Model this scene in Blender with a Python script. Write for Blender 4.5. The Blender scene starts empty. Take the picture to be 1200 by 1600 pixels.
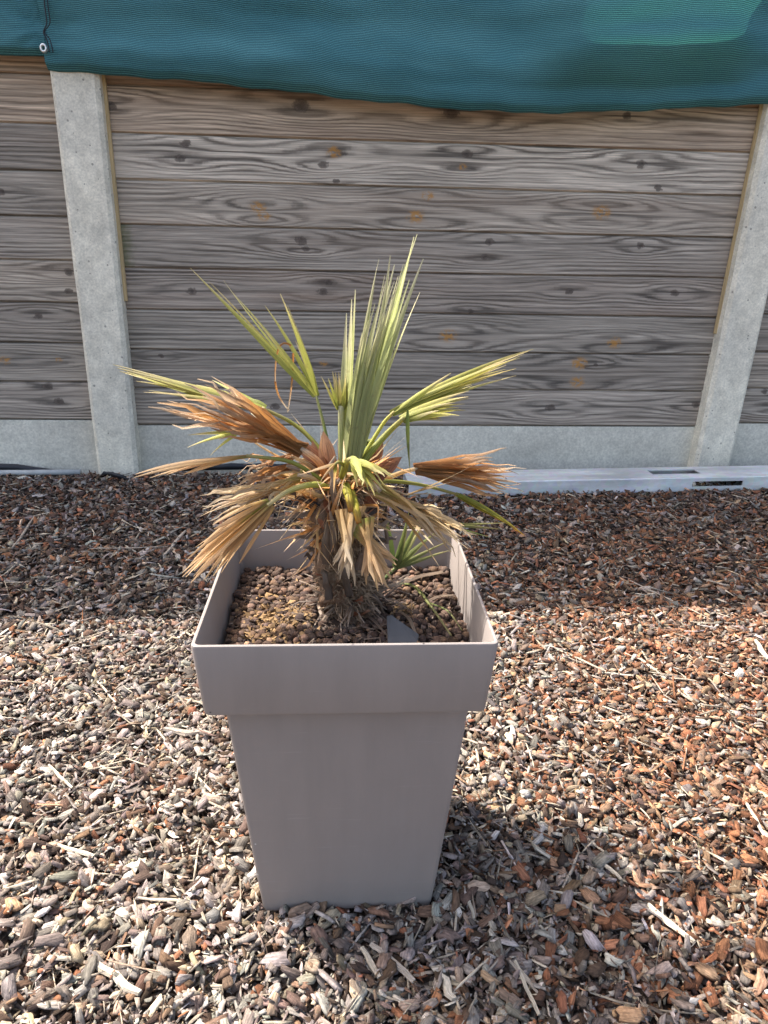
import bpy, math, random
import numpy as np
from mathutils import Vector, Matrix, noise as mnoise
R = math.radians
sc = bpy.context.scene
col = sc.collection
random.seed(7); rng = np.random.default_rng(7)

# ------------------------------------------------------------------ camera
F, PITCH, ROLL, YAW = 1139.98, R(20.5889), R(1.2514), R(4.5414)
CAM = Vector((0.6797, -2.3529, 0.7300))
fw = Vector((math.sin(YAW)*math.cos(PITCH), math.cos(YAW)*math.cos(PITCH), -math.sin(PITCH)))
r0 = Vector((math.cos(YAW), -math.sin(YAW), 0)); u0 = r0.cross(fw)
rt = r0*math.cos(ROLL) + u0*math.sin(ROLL); up = -r0*math.sin(ROLL) + u0*math.cos(ROLL)
cd = bpy.data.cameras.new('camera'); cam = bpy.data.objects.new('camera', cd); col.objects.link(cam)
cd.sensor_fit = 'VERTICAL'; cd.sensor_height = 24; cd.lens = F/1600*24; cd.clip_end = 200; cd.clip_start = .02
cam.matrix_world = Matrix(((rt.x, up.x, -fw.x, CAM.x), (rt.y, up.y, -fw.y, CAM.y), (rt.z, up.z, -fw.z, CAM.z), (0, 0, 0, 1)))
sc.camera = cam

# ------------------------------------------------------------------ sky and sun
SUN_H = (0.54, -0.41)                      # shadow offset on the ground per metre of height
elev = math.atan2(1, math.hypot(*SUN_H)); azim = math.atan2(-SUN_H[0], -SUN_H[1])
w = bpy.data.worlds.new('World'); sc.world = w; w.use_nodes = True
wn = w.node_tree.nodes; bgd = wn['Background']
sky = wn.new('ShaderNodeTexSky'); sky.sky_type = 'NISHITA'; sky.sun_disc = False
sky.sun_elevation = elev; sky.sun_rotation = azim
sky.air_density = 1.0; sky.dust_density = 5.0; sky.ozone_density = 0.
w.node_tree.links.new(sky.outputs[0], bgd.inputs[0]); bgd.inputs[1].default_value = 0.15
sl = bpy.data.lights.new('sun', 'SUN'); sl.energy = 3.7; sl.angle = R(.53); sl.color = (1, .965, .91)
so = bpy.data.objects.new('sun', sl); col.objects.link(so)
so.rotation_euler = Vector((SUN_H[0], SUN_H[1], -1)).to_track_quat('-Z', 'Y').to_euler()
so.location = (-2, 3, 5)
vs = sc.view_settings; vs.view_transform = 'Standard'; vs.look = 'None'; vs.exposure = 1.72; vs.gamma = 1; vs.use_curve_mapping = False

# ------------------------------------------------------------------ helpers
def ray(px, py): return fw + rt*((px-600)/F) - up*((py-800)/F)
def atz(px, py, z=0.):
    d = ray(px, py); return CAM + d*((z-CAM.z)/d.z)
def aty(px, py, Y=0.):
    d = ray(px, py); return CAM + d*((Y-CAM.y)/d.y)
def project(P):
    d = np.asarray(P) - np.array(CAM); z = d@np.array(fw)
    return 600+F*(d@np.array(rt))/z, 800-F*(d@np.array(up))/z, z

def tag(o, label=None, cat=None, group=None, kind=None):
    for k, v in (('label', label), ('category', cat), ('group', group), ('kind', kind)):
        if v: o[k] = v
    return o
def empty(name, loc, label, cat, group=None):
    o = bpy.data.objects.new(name, None); col.objects.link(o); o.location = loc; o.empty_display_size = .05
    bpy.context.view_layer.update()
    return tag(o, label, cat, group)
def link(name, me, parent=None, loc=None):
    o = bpy.data.objects.new(name, me); col.objects.link(o)
    if loc is not None: o.location = loc
    if parent:
        o.parent = parent; o.matrix_parent_inverse = parent.matrix_world.inverted()
    return o
class MB:
    def __init__(s): s.v = []; s.f = []; s.uv = []
    def add(s, verts, faces, uvs=None):
        b = len(s.v); s.v += [tuple(p) for p in verts]; s.f += [tuple(b+i for i in f) for f in faces]
        s.uv += list(uvs) if uvs is not None else [(0, 0)]*len(verts)
    def box(s, x0, x1, y0, y1, z0, z1):
        s.add([(x0,y0,z0),(x1,y0,z0),(x1,y1,z0),(x0,y1,z0),(x0,y0,z1),(x1,y0,z1),(x1,y1,z1),(x0,y1,z1)],
              [(0,3,2,1),(4,5,6,7),(0,1,5,4),(1,2,6,5),(2,3,7,6),(3,0,4,7)])
    def loft(s, rings, cap0=True, cap1=True, closed=True, uvs=None):
        n = len(rings[0]); vs_ = [p for r_ in rings for p in r_]; fs = []
        for i in range(len(rings)-1):
            for j in range(n if closed else n-1):
                k = (j+1) % n
                fs.append((i*n+j, i*n+k, (i+1)*n+k, (i+1)*n+j))
        if cap0: fs.append(tuple(range(n))[::-1])
        if cap1: fs.append(tuple((len(rings)-1)*n+j for j in range(n)))
        s.add(vs_, fs, uvs)
    def tube(s, pts, rad, n=6):
        pts = [Vector(p) for p in pts]; rings = []; uvs = []
        ref = Vector((.31, -.77, .55)).normalized()
        for i, p in enumerate(pts):
            t = (pts[min(i+1, len(pts)-1)] - pts[max(i-1, 0)]).normalized()
            a = t.cross(ref).normalized(); b = t.cross(a)
            rr = rad(i/(len(pts)-1)) if callable(rad) else rad
            rings.append([p + a*math.cos(2*math.pi*k/n)*rr + b*math.sin(2*math.pi*k/n)*rr for k in range(n)])
            uvs += [(k/n, i/(len(pts)-1)) for k in range(n)]
        s.loft(rings, uvs=uvs)
    def mesh(s, name, mat, smooth=False):
        me = bpy.data.meshes.new(name); me.from_pydata(s.v, [], s.f)
        uvl = me.uv_layers.new(name='UVMap')
        li = np.empty(len(me.loops), dtype=np.int32); me.loops.foreach_get('vertex_index', li)
        uvl.data.foreach_set('uv', np.array(s.uv, dtype=np.float32)[li].ravel())
        me.materials.append(mat)
        if smooth: me.polygons.foreach_set('use_smooth', [True]*len(me.polygons))
        me.validate(); me.update(); return me
    def build(s, name, mat, parent=None, smooth=False, loc=None): return link(name, s.mesh(name, mat, smooth), parent, loc)
def catmull(pts, n=6):
    P = [Vector(p) for p in pts]; P = [P[0]*2-P[1]] + P + [P[-1]*2-P[-2]]; out = []
    for i in range(1, len(P)-2):
        for k in range(n):
            t = k/n; a, b, c, d = P[i-1:i+3]
            out.append(.5*((2*b)+(c-a)*t+(2*a-5*b+4*c-d)*t*t+(3*b-a-3*c+d)*t**3))
    return out + [P[-2]]
def bevel(o, wdt, seg=2):
    m = o.modifiers.new('bevel', 'BEVEL'); m.width = wdt; m.segments = seg; m.limit_method = 'ANGLE'; m.angle_limit = R(35); return o

# ------------------------------------------------------------------ node helpers
class NT:
    def __init__(s, name):
        s.m = bpy.data.materials.new(name); s.m.use_nodes = True; s.t = s.m.node_tree; s.n = s.t.nodes
        s.b = s.n['Principled BSDF']; s.out = s.n['Material Output']
    def new(s, typ, **kw):
        nd = s.n.new(typ)
        for k, v in kw.items(): setattr(nd, k, v)
        return nd
    def put(s, sock, v):
        if isinstance(v, bpy.types.NodeSocket): s.t.links.new(v, sock)
        elif isinstance(v, (int, float)) and sock.type in ('RGBA',): sock.default_value = (v, v, v, 1)
        elif isinstance(v, (tuple, list)) and sock.type == 'RGBA' and len(v) == 3: sock.default_value = (*v, 1)
        else: sock.default_value = v
    def math(s, op, a, b=0., c=0., clamp=False):
        nd = s.new('ShaderNodeMath', operation=op, use_clamp=clamp)
        for i, v in enumerate((a, b, c)): s.put(nd.inputs[i], v)
        return nd.outputs[0]
    def mix(s, f, a, b, mode='MIX'):
        nd = s.new('ShaderNodeMix', data_type='RGBA', blend_type=mode)
        s.put(nd.inputs[0], f); s.put(nd.inputs[6], a); s.put(nd.inputs[7], b); return nd.outputs[2]
    def ramp(s, f, stops, interp='LINEAR'):
        nd = s.new('ShaderNodeValToRGB'); cr = nd.color_ramp; cr.interpolation = interp
        while len(cr.elements) > 1: cr.elements.remove(cr.elements[-1])
        for i, (p, c) in enumerate(stops):
            e = cr.elements[0] if i == 0 else cr.elements.new(p)
            e.position = p; e.color = (c, c, c, 1) if isinstance(c, (int, float)) else (*c, 1)
        s.put(nd.inputs[0], f); return nd.outputs[0]
    def coord(s, which='Object'): return s.new('ShaderNodeTexCoord').outputs[which]
    def mapping(s, v, scale=(1, 1, 1), loc=(0, 0, 0)):
        nd = s.new('ShaderNodeMapping'); s.put(nd.inputs[0], v); nd.inputs[3].default_value = scale; s.put(nd.inputs[1], loc); return nd.outputs[0]
    def noise(s, v, scale=5, detail=4, rough=.5, out=0, dist=0.):
        nd = s.new('ShaderNodeTexNoise'); s.put(nd.inputs['Vector'], v); nd.inputs['Scale'].default_value = scale
        nd.inputs['Detail'].default_value = detail; nd.inputs['Roughness'].default_value = rough; nd.inputs['Distortion'].default_value = dist
        return nd.outputs[out]
    def voronoi(s, v, scale, feature='F1', out='Distance'):
        nd = s.new('ShaderNodeTexVoronoi', feature=feature); s.put(nd.inputs['Vector'], v); nd.inputs['Scale'].default_value = scale; return nd.outputs[out]
    def bump(s, h, strength=.5, dist=.002, normal=None):
        nd = s.new('ShaderNodeBump'); s.put(nd.inputs['Height'], h); nd.inputs['Strength'].default_value = strength; nd.inputs['Distance'].default_value = dist
        if normal is not None: s.put(nd.inputs['Normal'], normal)
        s.put(s.b.inputs['Normal'], nd.outputs[0]); return nd.outputs[0]
    def done(s, color=None, rough=.8, spec=.3):
        if color is not None: s.put(s.b.inputs['Base Color'], color)
        s.put(s.b.inputs['Roughness'], rough); s.b.inputs['Specular IOR Level'].default_value = spec
        return s.m

# ---- concrete
def concrete(name, base, stain, pores=1., sc_=1.):
    n = NT(name); c = n.coord(); rnd = n.new('ShaderNodeObjectInfo').outputs['Random']
    off = n.new('ShaderNodeCombineXYZ'); n.put(off.inputs[0], n.math('MULTIPLY', rnd, 37.)); v = n.mapping(c, (1, 1, 1), off.outputs[0])
    big = n.noise(v, 5*sc_, 5, .6); fine = n.noise(v, 160, 3, .6); mid = n.noise(v, 28, 4, .65)
    col_ = n.mix(n.ramp(big, [(.38, 0.), (.68, 1.)]), base, stain)
    col_ = n.mix(.55 if pores > .5 else .28, col_, n.ramp(mid, [(.25, .55), (.75, 1.35)]), 'MULTIPLY')
    col_ = n.mix(.5, col_, n.ramp(fine, [(.3, .6), (.7, 1.3)]), 'MULTIPLY')
    po = n.voronoi(v, 75); rndc = n.voronoi(v, 75, out='Color')
    sep = n.new('ShaderNodeSeparateColor'); n.put(sep.inputs[0], rndc)
    size = n.math('MULTIPLY', n.math('POWER', sep.outputs[0], 5.), .34*pores)
    hole = n.math('LESS_THAN', po, size)
    col_ = n.mix(n.math('MULTIPLY', hole, .55), col_, (.07, .065, .06))
    h = n.math('SUBTRACT', n.math('ADD', n.math('MULTIPLY', mid, .5), n.math('MULTIPLY', fine, .3)), hole)
    n.bump(h, .5, .0016)
    return n.done(col_, .9, .2)
M = {}
M['post'] = concrete('post_concrete', (.74, .68, .54), (.62, .575, .47), .8)
M['gravel_board'] = concrete('gravel_board_concrete', (.66, .62, .51), (.5, .465, .385), .3, .8)

# ---- weathered wood with knots
def knot_group():
    g = bpy.data.node_groups.new('knot', 'ShaderNodeTree')
    for nm in ('X', 'Z', 'KX', 'KZ', 'Size'): g.interface.new_socket(nm, in_out='INPUT', socket_type='NodeSocketFloat')
    for nm in ('Warp', 'Core', 'Flame'): g.interface.new_socket(nm, in_out='OUTPUT', socket_type='NodeSocketFloat')
    N, L = g.nodes, g.links; i = N.new('NodeGroupInput'); o = N.new('NodeGroupOutput')
    def mt(op, a, b=0.):
        nd = N.new('ShaderNodeMath'); nd.operation = op
        for k, v in enumerate((a, b)):
            if isinstance(v, bpy.types.NodeSocket): L.new(v, nd.inputs[k])
            else: nd.inputs[k].default_value = v
        return nd.outputs[0]
    dx = mt('DIVIDE', mt('SUBTRACT', i.outputs['X'], i.outputs['KX']), i.outputs['Size'])
    dz = mt('DIVIDE', mt('SUBTRACT', i.outputs['Z'], i.outputs['KZ']), i.outputs['Size'])
    dx3 = mt('DIVIDE', dx, 4.2)
    d2 = mt('ADD', mt('MULTIPLY', dx3, dx3), mt('MULTIPLY', dz, dz))
    ex = mt('POWER', 2.718, mt('MULTIPLY', d2, -.3))
    L.new(mt('MULTIPLY', mt('MULTIPLY', dz, i.outputs['Size']), ex), o.inputs['Warp'])
    dxc = mt('DIVIDE', dx, 1.35)
    c2 = mt('ADD', mt('MULTIPLY', dxc, dxc), mt('MULTIPLY', dz, dz))
    L.new(mt('POWER', 2.718, mt('MULTIPLY', mt('MULTIPLY', c2, c2), -4.)), o.inputs['Core'])
    fx = mt('DIVIDE', dx, 7.)
    L.new(mt('POWER', 2.718, mt('MULTIPLY', mt('ADD', mt('MULTIPLY', fx, fx), mt('MULTIPLY', dz, dz)), -.8)), o.inputs['Flame'])
    return g
KNOT = knot_group()
def wood(name, knots, seed, light=(.215, .195, .18), dark=(.085, .077, .072), warm=.25, moss=None):
    """knots: (x, z, size, kind) in board space"""
    n = NT(name); c = n.coord(); sp = n.new('ShaderNodeSeparateXYZ'); n.put(sp.inputs[0], c)
    wob = n.noise(n.mapping(c, (9, 1, 30), (seed*3.1, 0, seed)), 1, 3, .5)
    wob2 = n.noise(n.mapping(c, (70, 1, 70), (seed, 2, 0)), 1, 3, .6); X = n.math('ADD', sp.outputs[0], n.math('MULTIPLY', n.math('SUBTRACT', wob2, .5), .034)); Z = n.math('ADD', sp.outputs[2], n.math('MULTIPLY', n.math('SUBTRACT', wob, .5), .008))
    low = n.noise(n.mapping(c, (.9, 1, 9.), (seed*1.7, seed, 0)), 1, 2, .45)
    h = n.math('ADD', n.math('MULTIPLY', Z, .75), n.math('MULTIPLY', n.math('SUBTRACT', low, .5), .05))
    core = None; orange = None; flame = None
    for (kx, kz, ks, kind) in knots:
        g = n.new('ShaderNodeGroup'); g.node_tree = KNOT
        ks *= (1.5 if kind == 'dark' else 1.35) if kind != 'orange' else 2.1; n.put(g.inputs['X'], X); n.put(g.inputs['Z'], Z); g.inputs['KX'].default_value = kx; g.inputs['KZ'].default_value = kz; g.inputs['Size'].default_value = ks
        h = n.math('ADD', h, n.math('MULTIPLY', g.outputs['Warp'], -1.45))
        flame = g.outputs['Flame'] if flame is None else n.math('MAXIMUM', flame, g.outputs['Flame'])
        if kind in ('dark', 'ring'):
            core = g.outputs['Core'] if core is None else n.math('MAXIMUM', core, g.outputs['Core'])
        else:
            orange = g.outputs['Core'] if orange is None else n.math('MAXIMUM', orange, g.outputs['Core'])
    ph = n.math('ADD', n.math('MULTIPLY', h, 2*math.pi/.0105), n.math('MULTIPLY', n.noise(n.mapping(c, (1.6, 1, 60), (seed, 7, 0)), 1, 3, .6), 8.))
    ring = n.math('ADD', n.math('MULTIPLY', n.math('SINE', ph), .5), .5)
    ring = n.math('POWER', ring, 1.6)
    vis = n.ramp(n.noise(n.mapping(c, (2.2, 1, 14), (seed, 3, seed*2)), 1, 3, .5), [(.34, .2), (.62, 1.)])
    fibre = n.noise(n.mapping(c, (7, 60, 420), (seed, 0, 0)), 1, 4, .65)
    streak = n.noise(n.mapping(c, (1.7, 10, 80), (seed*5, 0, 0)), 1, 6, .68)
    if flame is not None: vis = n.math('MAXIMUM', vis, n.math('MULTIPLY', flame, 1.1))
    ringv = n.math('MULTIPLY', ring, vis)
    light, dark = [tuple(min(.6, q*f) for q in (c_[0]*1.1, c_[1]*.99, c_[2]*.83)) for c_, f in ((light, 1.95), (dark, 1.75))]
    cl = n.mix(ringv, light, dark)
    cl = n.mix(.75, cl, n.ramp(streak, [(.28, .3), (.48, .9), (.72, 1.7)]), 'MULTIPLY')
    cl = n.mix(.8, cl, n.ramp(fibre, [(.25, .4), (.75, 1.55)]), 'MULTIPLY')
    if flame is not None: cl = n.mix(n.math('MULTIPLY', flame, .36), cl, n.mix(ring, tuple(q*.85 for q in light), (.045, .041, .038)))
    wmask = n.ramp(n.noise(n.mapping(c, (1.1, 1, 16), (seed*2, 1, seed)), 1, 2, .5), [(.5, 0.), (.75, 1.)])
    cl = n.mix(n.math('MULTIPLY', wmask, warm), cl, (.22, .135, .085))
    if core is not None:
        kn_ = n.noise(n.mapping(c, (110, 1, 140), (seed, 0, 0)), 1, 4, .7)
        kc = n.mix(.8, n.ramp(core, [(0., (.06, .052, .047)), (.35, (.045, .038, .034)), (.75, (.12, .092, .073)), (1., (.065, .05, .041))]), n.ramp(kn_, [(.3, .35), (.7, 1.6)]), 'MULTIPLY')
        cm_ = n.math('ADD', core, n.math('MULTIPLY', n.math('SUBTRACT', kn_, .5), .9))
        cl = n.mix(n.ramp(cm_, [(.2, 0.), (.65, .8)]), cl, kc)
    if orange is not None:
        om = n.math('MULTIPLY', orange, n.ramp(n.noise(n.mapping(c, (60, 1, 90), (seed, 0, 0)), 1, 4, .65), [(.42, .0), (.53, 1.)]))
        cl = n.mix(n.math('MULTIPLY', om, .85), cl, (.42, .2, .045))
    if moss is not None:
        mm = n.ramp(n.math('ADD', n.math('MULTIPLY', n.math('SUBTRACT', X, moss), -30.), n.noise(c, 60, 3)), [(.0, 0.), (1., 1.)])
        cl = n.mix(n.math('MULTIPLY', mm, .55), cl, (.09, .11, .03))
    # fine end checks
    hh = n.math('ADD', n.math('MULTIPLY', fibre, .6), n.math('MULTIPLY', ringv, -.5))
    n.bump(hh, .7, .0018)
    return n.done(cl, .85, .25)
def plain_wood(name, a, b, seed=1., grain=(7, 300, 300)):
    n = NT(name); c = n.coord()
    f = n.noise(n.mapping(c, grain, (seed, 0, 0)), 1, 4, .65); g = n.noise(c, 7, 3)
    cl = n.mix(.7, n.mix(g, a, b), n.ramp(f, [(.25, .5), (.75, 1.4)]), 'MULTIPLY'); n.bump(f, .5, .001)
    return n.done(cl, .8, .25)
M['batten'] = plain_wood('batten_wood', (.55, .4, .2), (.4, .3, .17), 2., (300, 300, 8))
M['cap'] = plain_wood('cap_wood', (.2, .16, .13), (.14, .12, .1))

# ---- taupe plastic
def plastic():
    n = NT('taupe_plastic'); c = n.coord()
    g = n.noise(c, 9, 4, .6); vrt = n.noise(n.mapping(c, (40, 40, 4)), 1, 4, .6)
    cl = n.mix(g, (.225, .192, .172), (.25, .215, .193))
    cl = n.mix(.22, cl, n.ramp(vrt, [(.3, .78), (.7, 1.18)]), 'MULTIPLY')
    cl = n.mix(.2, cl, n.ramp(n.noise(n.mapping(c, (5, 5, 3)), 1, 5, .65), [(.3, .75), (.7, 1.25)]), 'MULTIPLY')
    d = n.voronoi(c, 70); dc = n.voronoi(c, 70, out='Color'); s = n.new('ShaderNodeSeparateColor'); n.put(s.inputs[0], dc)
    spot = n.math('MULTIPLY', n.math('LESS_THAN', d, .075), n.math('GREATER_THAN', s.outputs[0], .955))
    cl = n.mix(spot, cl, n.mix(n.math('GREATER_THAN', s.outputs[1], .5), (.07, .06, .055), (.5, .47, .44)))
    sp2 = n.new('ShaderNodeSeparateXYZ'); n.put(sp2.inputs[0], c)
    dust = n.math('MULTIPLY', n.ramp(sp2.outputs[2], [(0., 1.), (.1, 0.)]), n.noise(n.mapping(c, (30, 30, 12)), 1, 4, .65))
    cl = n.mix(n.math('MULTIPLY', dust, .9), cl, (.3, .255, .22))
    scr = n.ramp(n.noise(n.mapping(c, (14, 14, 260)), 1, 2, .5), [(.69, 0.), (.74, 1.)])
    cl = n.mix(n.math('MULTIPLY', scr, .12), cl, (.4, .37, .34))
    n.bump(n.noise(c, 600, 2), .12, .0006)
    return n.done(cl, n.math('ADD', .52, n.math('MULTIPLY', g, .15)), .35)
M['plastic'] = plastic()

# ---- galvanised steel
def galv():
    n = NT('galvanised_steel'); c = n.coord()
    g = n.noise(n.mapping(c, (4, 20, 20)), 1, 5, .65); sp_ = n.voronoi(c, 60, out='Color')
    cl = n.mix(n.ramp(g, [(.35, 0.), (.65, 1.)]), (.5, .5, .48), (.8, .8, .78))
    cl = n.mix(.12, cl, sp_, 'MULTIPLY'); n.bump(g, .15, .001)
    n.b.inputs['Metallic'].default_value = .3
    return n.done(cl, n.math('ADD', .4, n.math('MULTIPLY', g, .25)), .5)
M['galv'] = galv()

# ---- shade net
def net():
    n = NT('shade_net'); uv = n.coord('UV'); s = n.new('ShaderNodeSeparateXYZ'); n.put(s.inputs[0], uv)
    wv = n.math('ADD', n.math('MULTIPLY', n.math('SINE', n.math('MULTIPLY', s.outputs[1], 2*math.pi/.0042)), .5), .5)
    wu = n.math('ADD', n.math('MULTIPLY', n.math('SINE', n.math('ADD', n.math('MULTIPLY', s.outputs[0], 2*math.pi/.0026), n.math('MULTIPLY', n.noise(uv, 300, 2), 5.))), .5), .5)
    spk = n.noise(n.mapping(uv, (420, 500, 1)), 1, 3, .7)
    big = n.noise(n.mapping(uv, (2.2, 9, 1)), 1, 3, .55)
    cl = n.mix(n.ramp(big, [(.35, 0.), (.65, 1.)]), (.068, .225, .25), (.105, .30, .32))
    cl = n.mix(.85, cl, n.ramp(wv, [(0., .3), (.6, 1.3)]), 'MULTIPLY')
    cl = n.mix(.6, cl, n.ramp(spk, [(.3, .45), (.72, 1.7)]), 'MULTIPLY')
    h = n.math('ADD', wv, n.math('MULTIPLY', wu, .5)); nb = n.bump(h, .5, .001)
    n.done(cl, .7, .35)
    tr = n.new('ShaderNodeBsdfTranslucent')
    n.put(tr.inputs[0], n.mix(.85, (.021, .1, .08), n.ramp(n.math('MULTIPLY', wv, n.math('ADD', n.math('MULTIPLY', spk, 2.), -.4)), [(0., .2), (.9, 1.9)]), 'MULTIPLY')); n.put(tr.inputs[1], nb)
    ad = n.new('ShaderNodeMixShader'); ad.inputs[0].default_value = .42
    n.t.links.new(n.b.outputs[0], ad.inputs[1]); n.t.links.new(tr.outputs[0], ad.inputs[2]); n.t.links.new(ad.outputs[0], n.out.inputs[0])
    return n.m
M['net'] = net()
def flat(name, c, rough=.6, spec=.4, metal=0., var=.3):
    n = NT(name); g = n.noise(n.coord(), 40, 4, .6)
    n.b.inputs['Metallic'].default_value = metal
    cl = n.mix(var, c, n.ramp(g, [(.25, .4), (.75, 1.5)]), 'MULTIPLY'); n.bump(g, .2, .001)
    return n.done(cl, rough, spec)
M['cord'] = flat('black_cord', (.012, .014, .018))
M['eyelet'] = flat('eyelet_metal', (.75, .74, .7), .3, .5, .7, .1)
M['membrane'] = flat('black_membrane_and_gap', (.012, .013, .016), .55)  # membrane scrap; also colours the black strips along the fence foot
M['slate'] = flat('slate_grey', (.06, .062, .066), .6)
M['strip'] = flat('pale_strip', (.36, .36, .34), .7)
M['stone'] = flat('pale_stone', (.5, .45, .38), .85)

# ---- bark chips, read per-chip tint and uv grain
def bark():
    n = NT('bark_chips'); at = n.new('ShaderNodeAttribute', attribute_name='tint'); uv = n.coord('UV')
    g = n.noise(n.mapping(uv, (70, 520, 1)), 1, 4, .65); g2 = n.noise(n.mapping(uv, (160, 220, 1)), 1, 4, .6)
    cl = n.mix(.85, at.outputs[0], n.ramp(g, [(.25, .25), (.5, .95), (.75, 1.7)]), 'MULTIPLY')
    cl = n.mix(.75, cl, n.ramp(g2, [(.25, .5), (.72, 1.4)]), 'MULTIPLY')
    n.bump(n.math('ADD', g, n.math('MULTIPLY', g2, .8)), .9, .0016)
    return n.done(cl, .9, .2)
M['bark'] = bark()
def ground_mat():
    n = NT('mulch_soil'); c = n.coord()
    v = n.voronoi(n.mapping(c, (1, 1, 1)), 75, out='Color'); s = n.new('ShaderNodeSeparateColor'); n.put(s.inputs[0], v)
    cl = n.ramp(s.outputs[0], [(0, (.025, .018, .014)), (.4, (.075, .052, .038)), (.7, (.14, .11, .09)), (1., (.22, .18, .15))])
    cl = n.mix(.8, cl, n.ramp(n.noise(c, 180, 4, .7), [(.3, .3), (.7, 1.3)]), 'MULTIPLY')
    n.bump(n.math('ADD', s.outputs[1], n.noise(c, 90, 4)), 1., .006)
    return n.done(cl, .95, .1)
M['soil'] = ground_mat()

# ---- leaves: uv.y runs from base to tip
def leaf(name, base, midc, tip, p1, p2, var=.35, trans=.35, warmv=(.3, .16, .07)):
    n = NT(name); uv = n.coord('UV'); s = n.new('ShaderNodeSeparateXYZ'); n.put(s.inputs[0], uv)
    rnd = n.new('ShaderNodeObjectInfo').outputs['Random']; c = n.coord()
    nz = n.noise(n.mapping(c, (60, 60, 60)), 1, 3, .6)
    t = n.math('ADD', s.outputs[1], n.math('MULTIPLY', n.math('SUBTRACT', n.math('ADD', nz, rnd), 1.), .45))
    cl = n.ramp(t, [(0., base), (p1, midc), (p2, tip)])
    cl = n.mix(n.math('MULTIPLY', n.math('FRACT', n.math('MULTIPLY', rnd, 7.3)), var), cl, warmv)
    val = n.math('ADD', .65, n.math('MULTIPLY', n.math('FRACT', n.math('MULTIPLY', rnd, 13.7)), .6))
    cb = n.new('ShaderNodeCombineColor'); [n.put(cb.inputs[i], val) for i in range(3)]
    cl = n.mix(1., cl, cb.outputs[0], 'MULTIPLY')
    st = n.noise(n.mapping(uv, (26, 2.2, 1)), 1, 3, .6)
    cl = n.mix(.85, cl, n.ramp(st, [(.25, .3), (.5, .95), (.75, 1.6)]), 'MULTIPLY')
    blot = n.ramp(n.noise(c, 130, 3, .6), [(.62, 0.), (.72, 1.)])
    cl = n.mix(n.math('MULTIPLY', blot, .35), cl, (.16, .09, .05))
    nb = n.bump(st, .4, .0008); n.done(cl, .55, .35)
    tr = n.new('ShaderNodeBsdfTranslucent'); n.put(tr.inputs[0], cl); n.put(tr.inputs[1], nb)
    mx = n.new('ShaderNodeMixShader'); mx.inputs[0].default_value = trans
    n.t.links.new(n.b.outputs[0], mx.inputs[1]); n.t.links.new(tr.outputs[0], mx.inputs[2]); n.t.links.new(mx.outputs[0], n.out.inputs[0])
    return n.m
M['green'] = leaf('leaf_yellow_green', (.3, .33, .06), (.42, .41, .09), (.55, .46, .22), .55, .95, .25, .45)
M['spear'] = leaf('leaf_spear', (.36, .39, .18), (.42, .46, .18), (.62, .58, .36), .5, .98, .12, .45)
M['dark_green'] = leaf('leaf_dark_green', (.1, .15, .035), (.16, .2, .05), (.32, .3, .12), .55, .98, .2)
M['straw'] = leaf('leaf_straw', (.5, .4, .1), (.62, .42, .17), (.64, .52, .34), .3, .9, .4, trans=.6)
M['rust'] = leaf('leaf_rust', (.36, .15, .04), (.52, .25, .08), (.54, .43, .31), .5, .95, .45, trans=.6)
M['tan'] = leaf('leaf_tan', (.56, .36, .14), (.66, .47, .23), (.66, .54, .38), .4, .9, .3, trans=.6)
M['half'] = leaf('leaf_half_dry', (.32, .32, .06), (.6, .38, .14), (.66, .46, .26), .16, .8, .35, trans=.6)
M['tipburn'] = leaf('leaf_tip_burn', (.24, .26, .03), (.34, .3, .03), (.33, .13, .02), .5, .98, .1)
M['sheath'] = leaf('sheath_red_brown', (.22, .07, .035), (.26, .085, .04), (.3, .17, .11), .5, .98, .25, .2)
M['stub'] = leaf('stub_grey_brown', (.12, .08, .055), (.19, .135, .09), (.29, .22, .155), .5, .95, .4, .05, (.12, .075, .05))
M['old_base'] = leaf('old_base_dark', (.06, .04, .028), (.11, .075, .052), (.2, .15, .11), .5, .95, .4, .05, (.05, .03, .02))
M['hair'] = flat('fibre_hair', (.24, .17, .11), .9, .1, 0., .9)
def fibre_mat():
    n = NT('trunk_fibre'); c = n.coord(); g = n.noise(n.mapping(c, (90, 90, 30)), 1, 5, .7); g2 = n.noise(c, 30, 3)
    cl = n.mix(n.ramp(g, [(.3, 0.), (.7, 1.)]), (.035, .022, .014), (.3, .22, .15)); cl = n.mix(n.math('MULTIPLY', g2, .5), cl, (.2, .085, .04))
    n.bump(g, 1., .006); return n.done(cl, .95, .15)
M['fibre'] = fibre_mat()
def clay():
    n = NT('clay_pebble'); c = n.coord(); rnd = n.new('ShaderNodeObjectInfo').outputs['Random']
    at = n.new('ShaderNodeAttribute', attribute_name='tint')
    g = n.noise(c, 400, 4, .65); g2 = n.noise(c, 90, 3)
    cl = n.mix(.7, at.outputs[0], n.ramp(g, [(.3, .55), (.7, 1.4)]), 'MULTIPLY')
    cl = n.mix(.5, cl, n.ramp(g2, [(.3, .6), (.7, 1.35)]), 'MULTIPLY')
    n.bump(g, .6, .0012); return n.done(cl, .9, .2)
M['clay'] = clay()
M['moss'] = flat('dry_moss', (.25, .16, .08), .95, .1, 0., .7)

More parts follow.
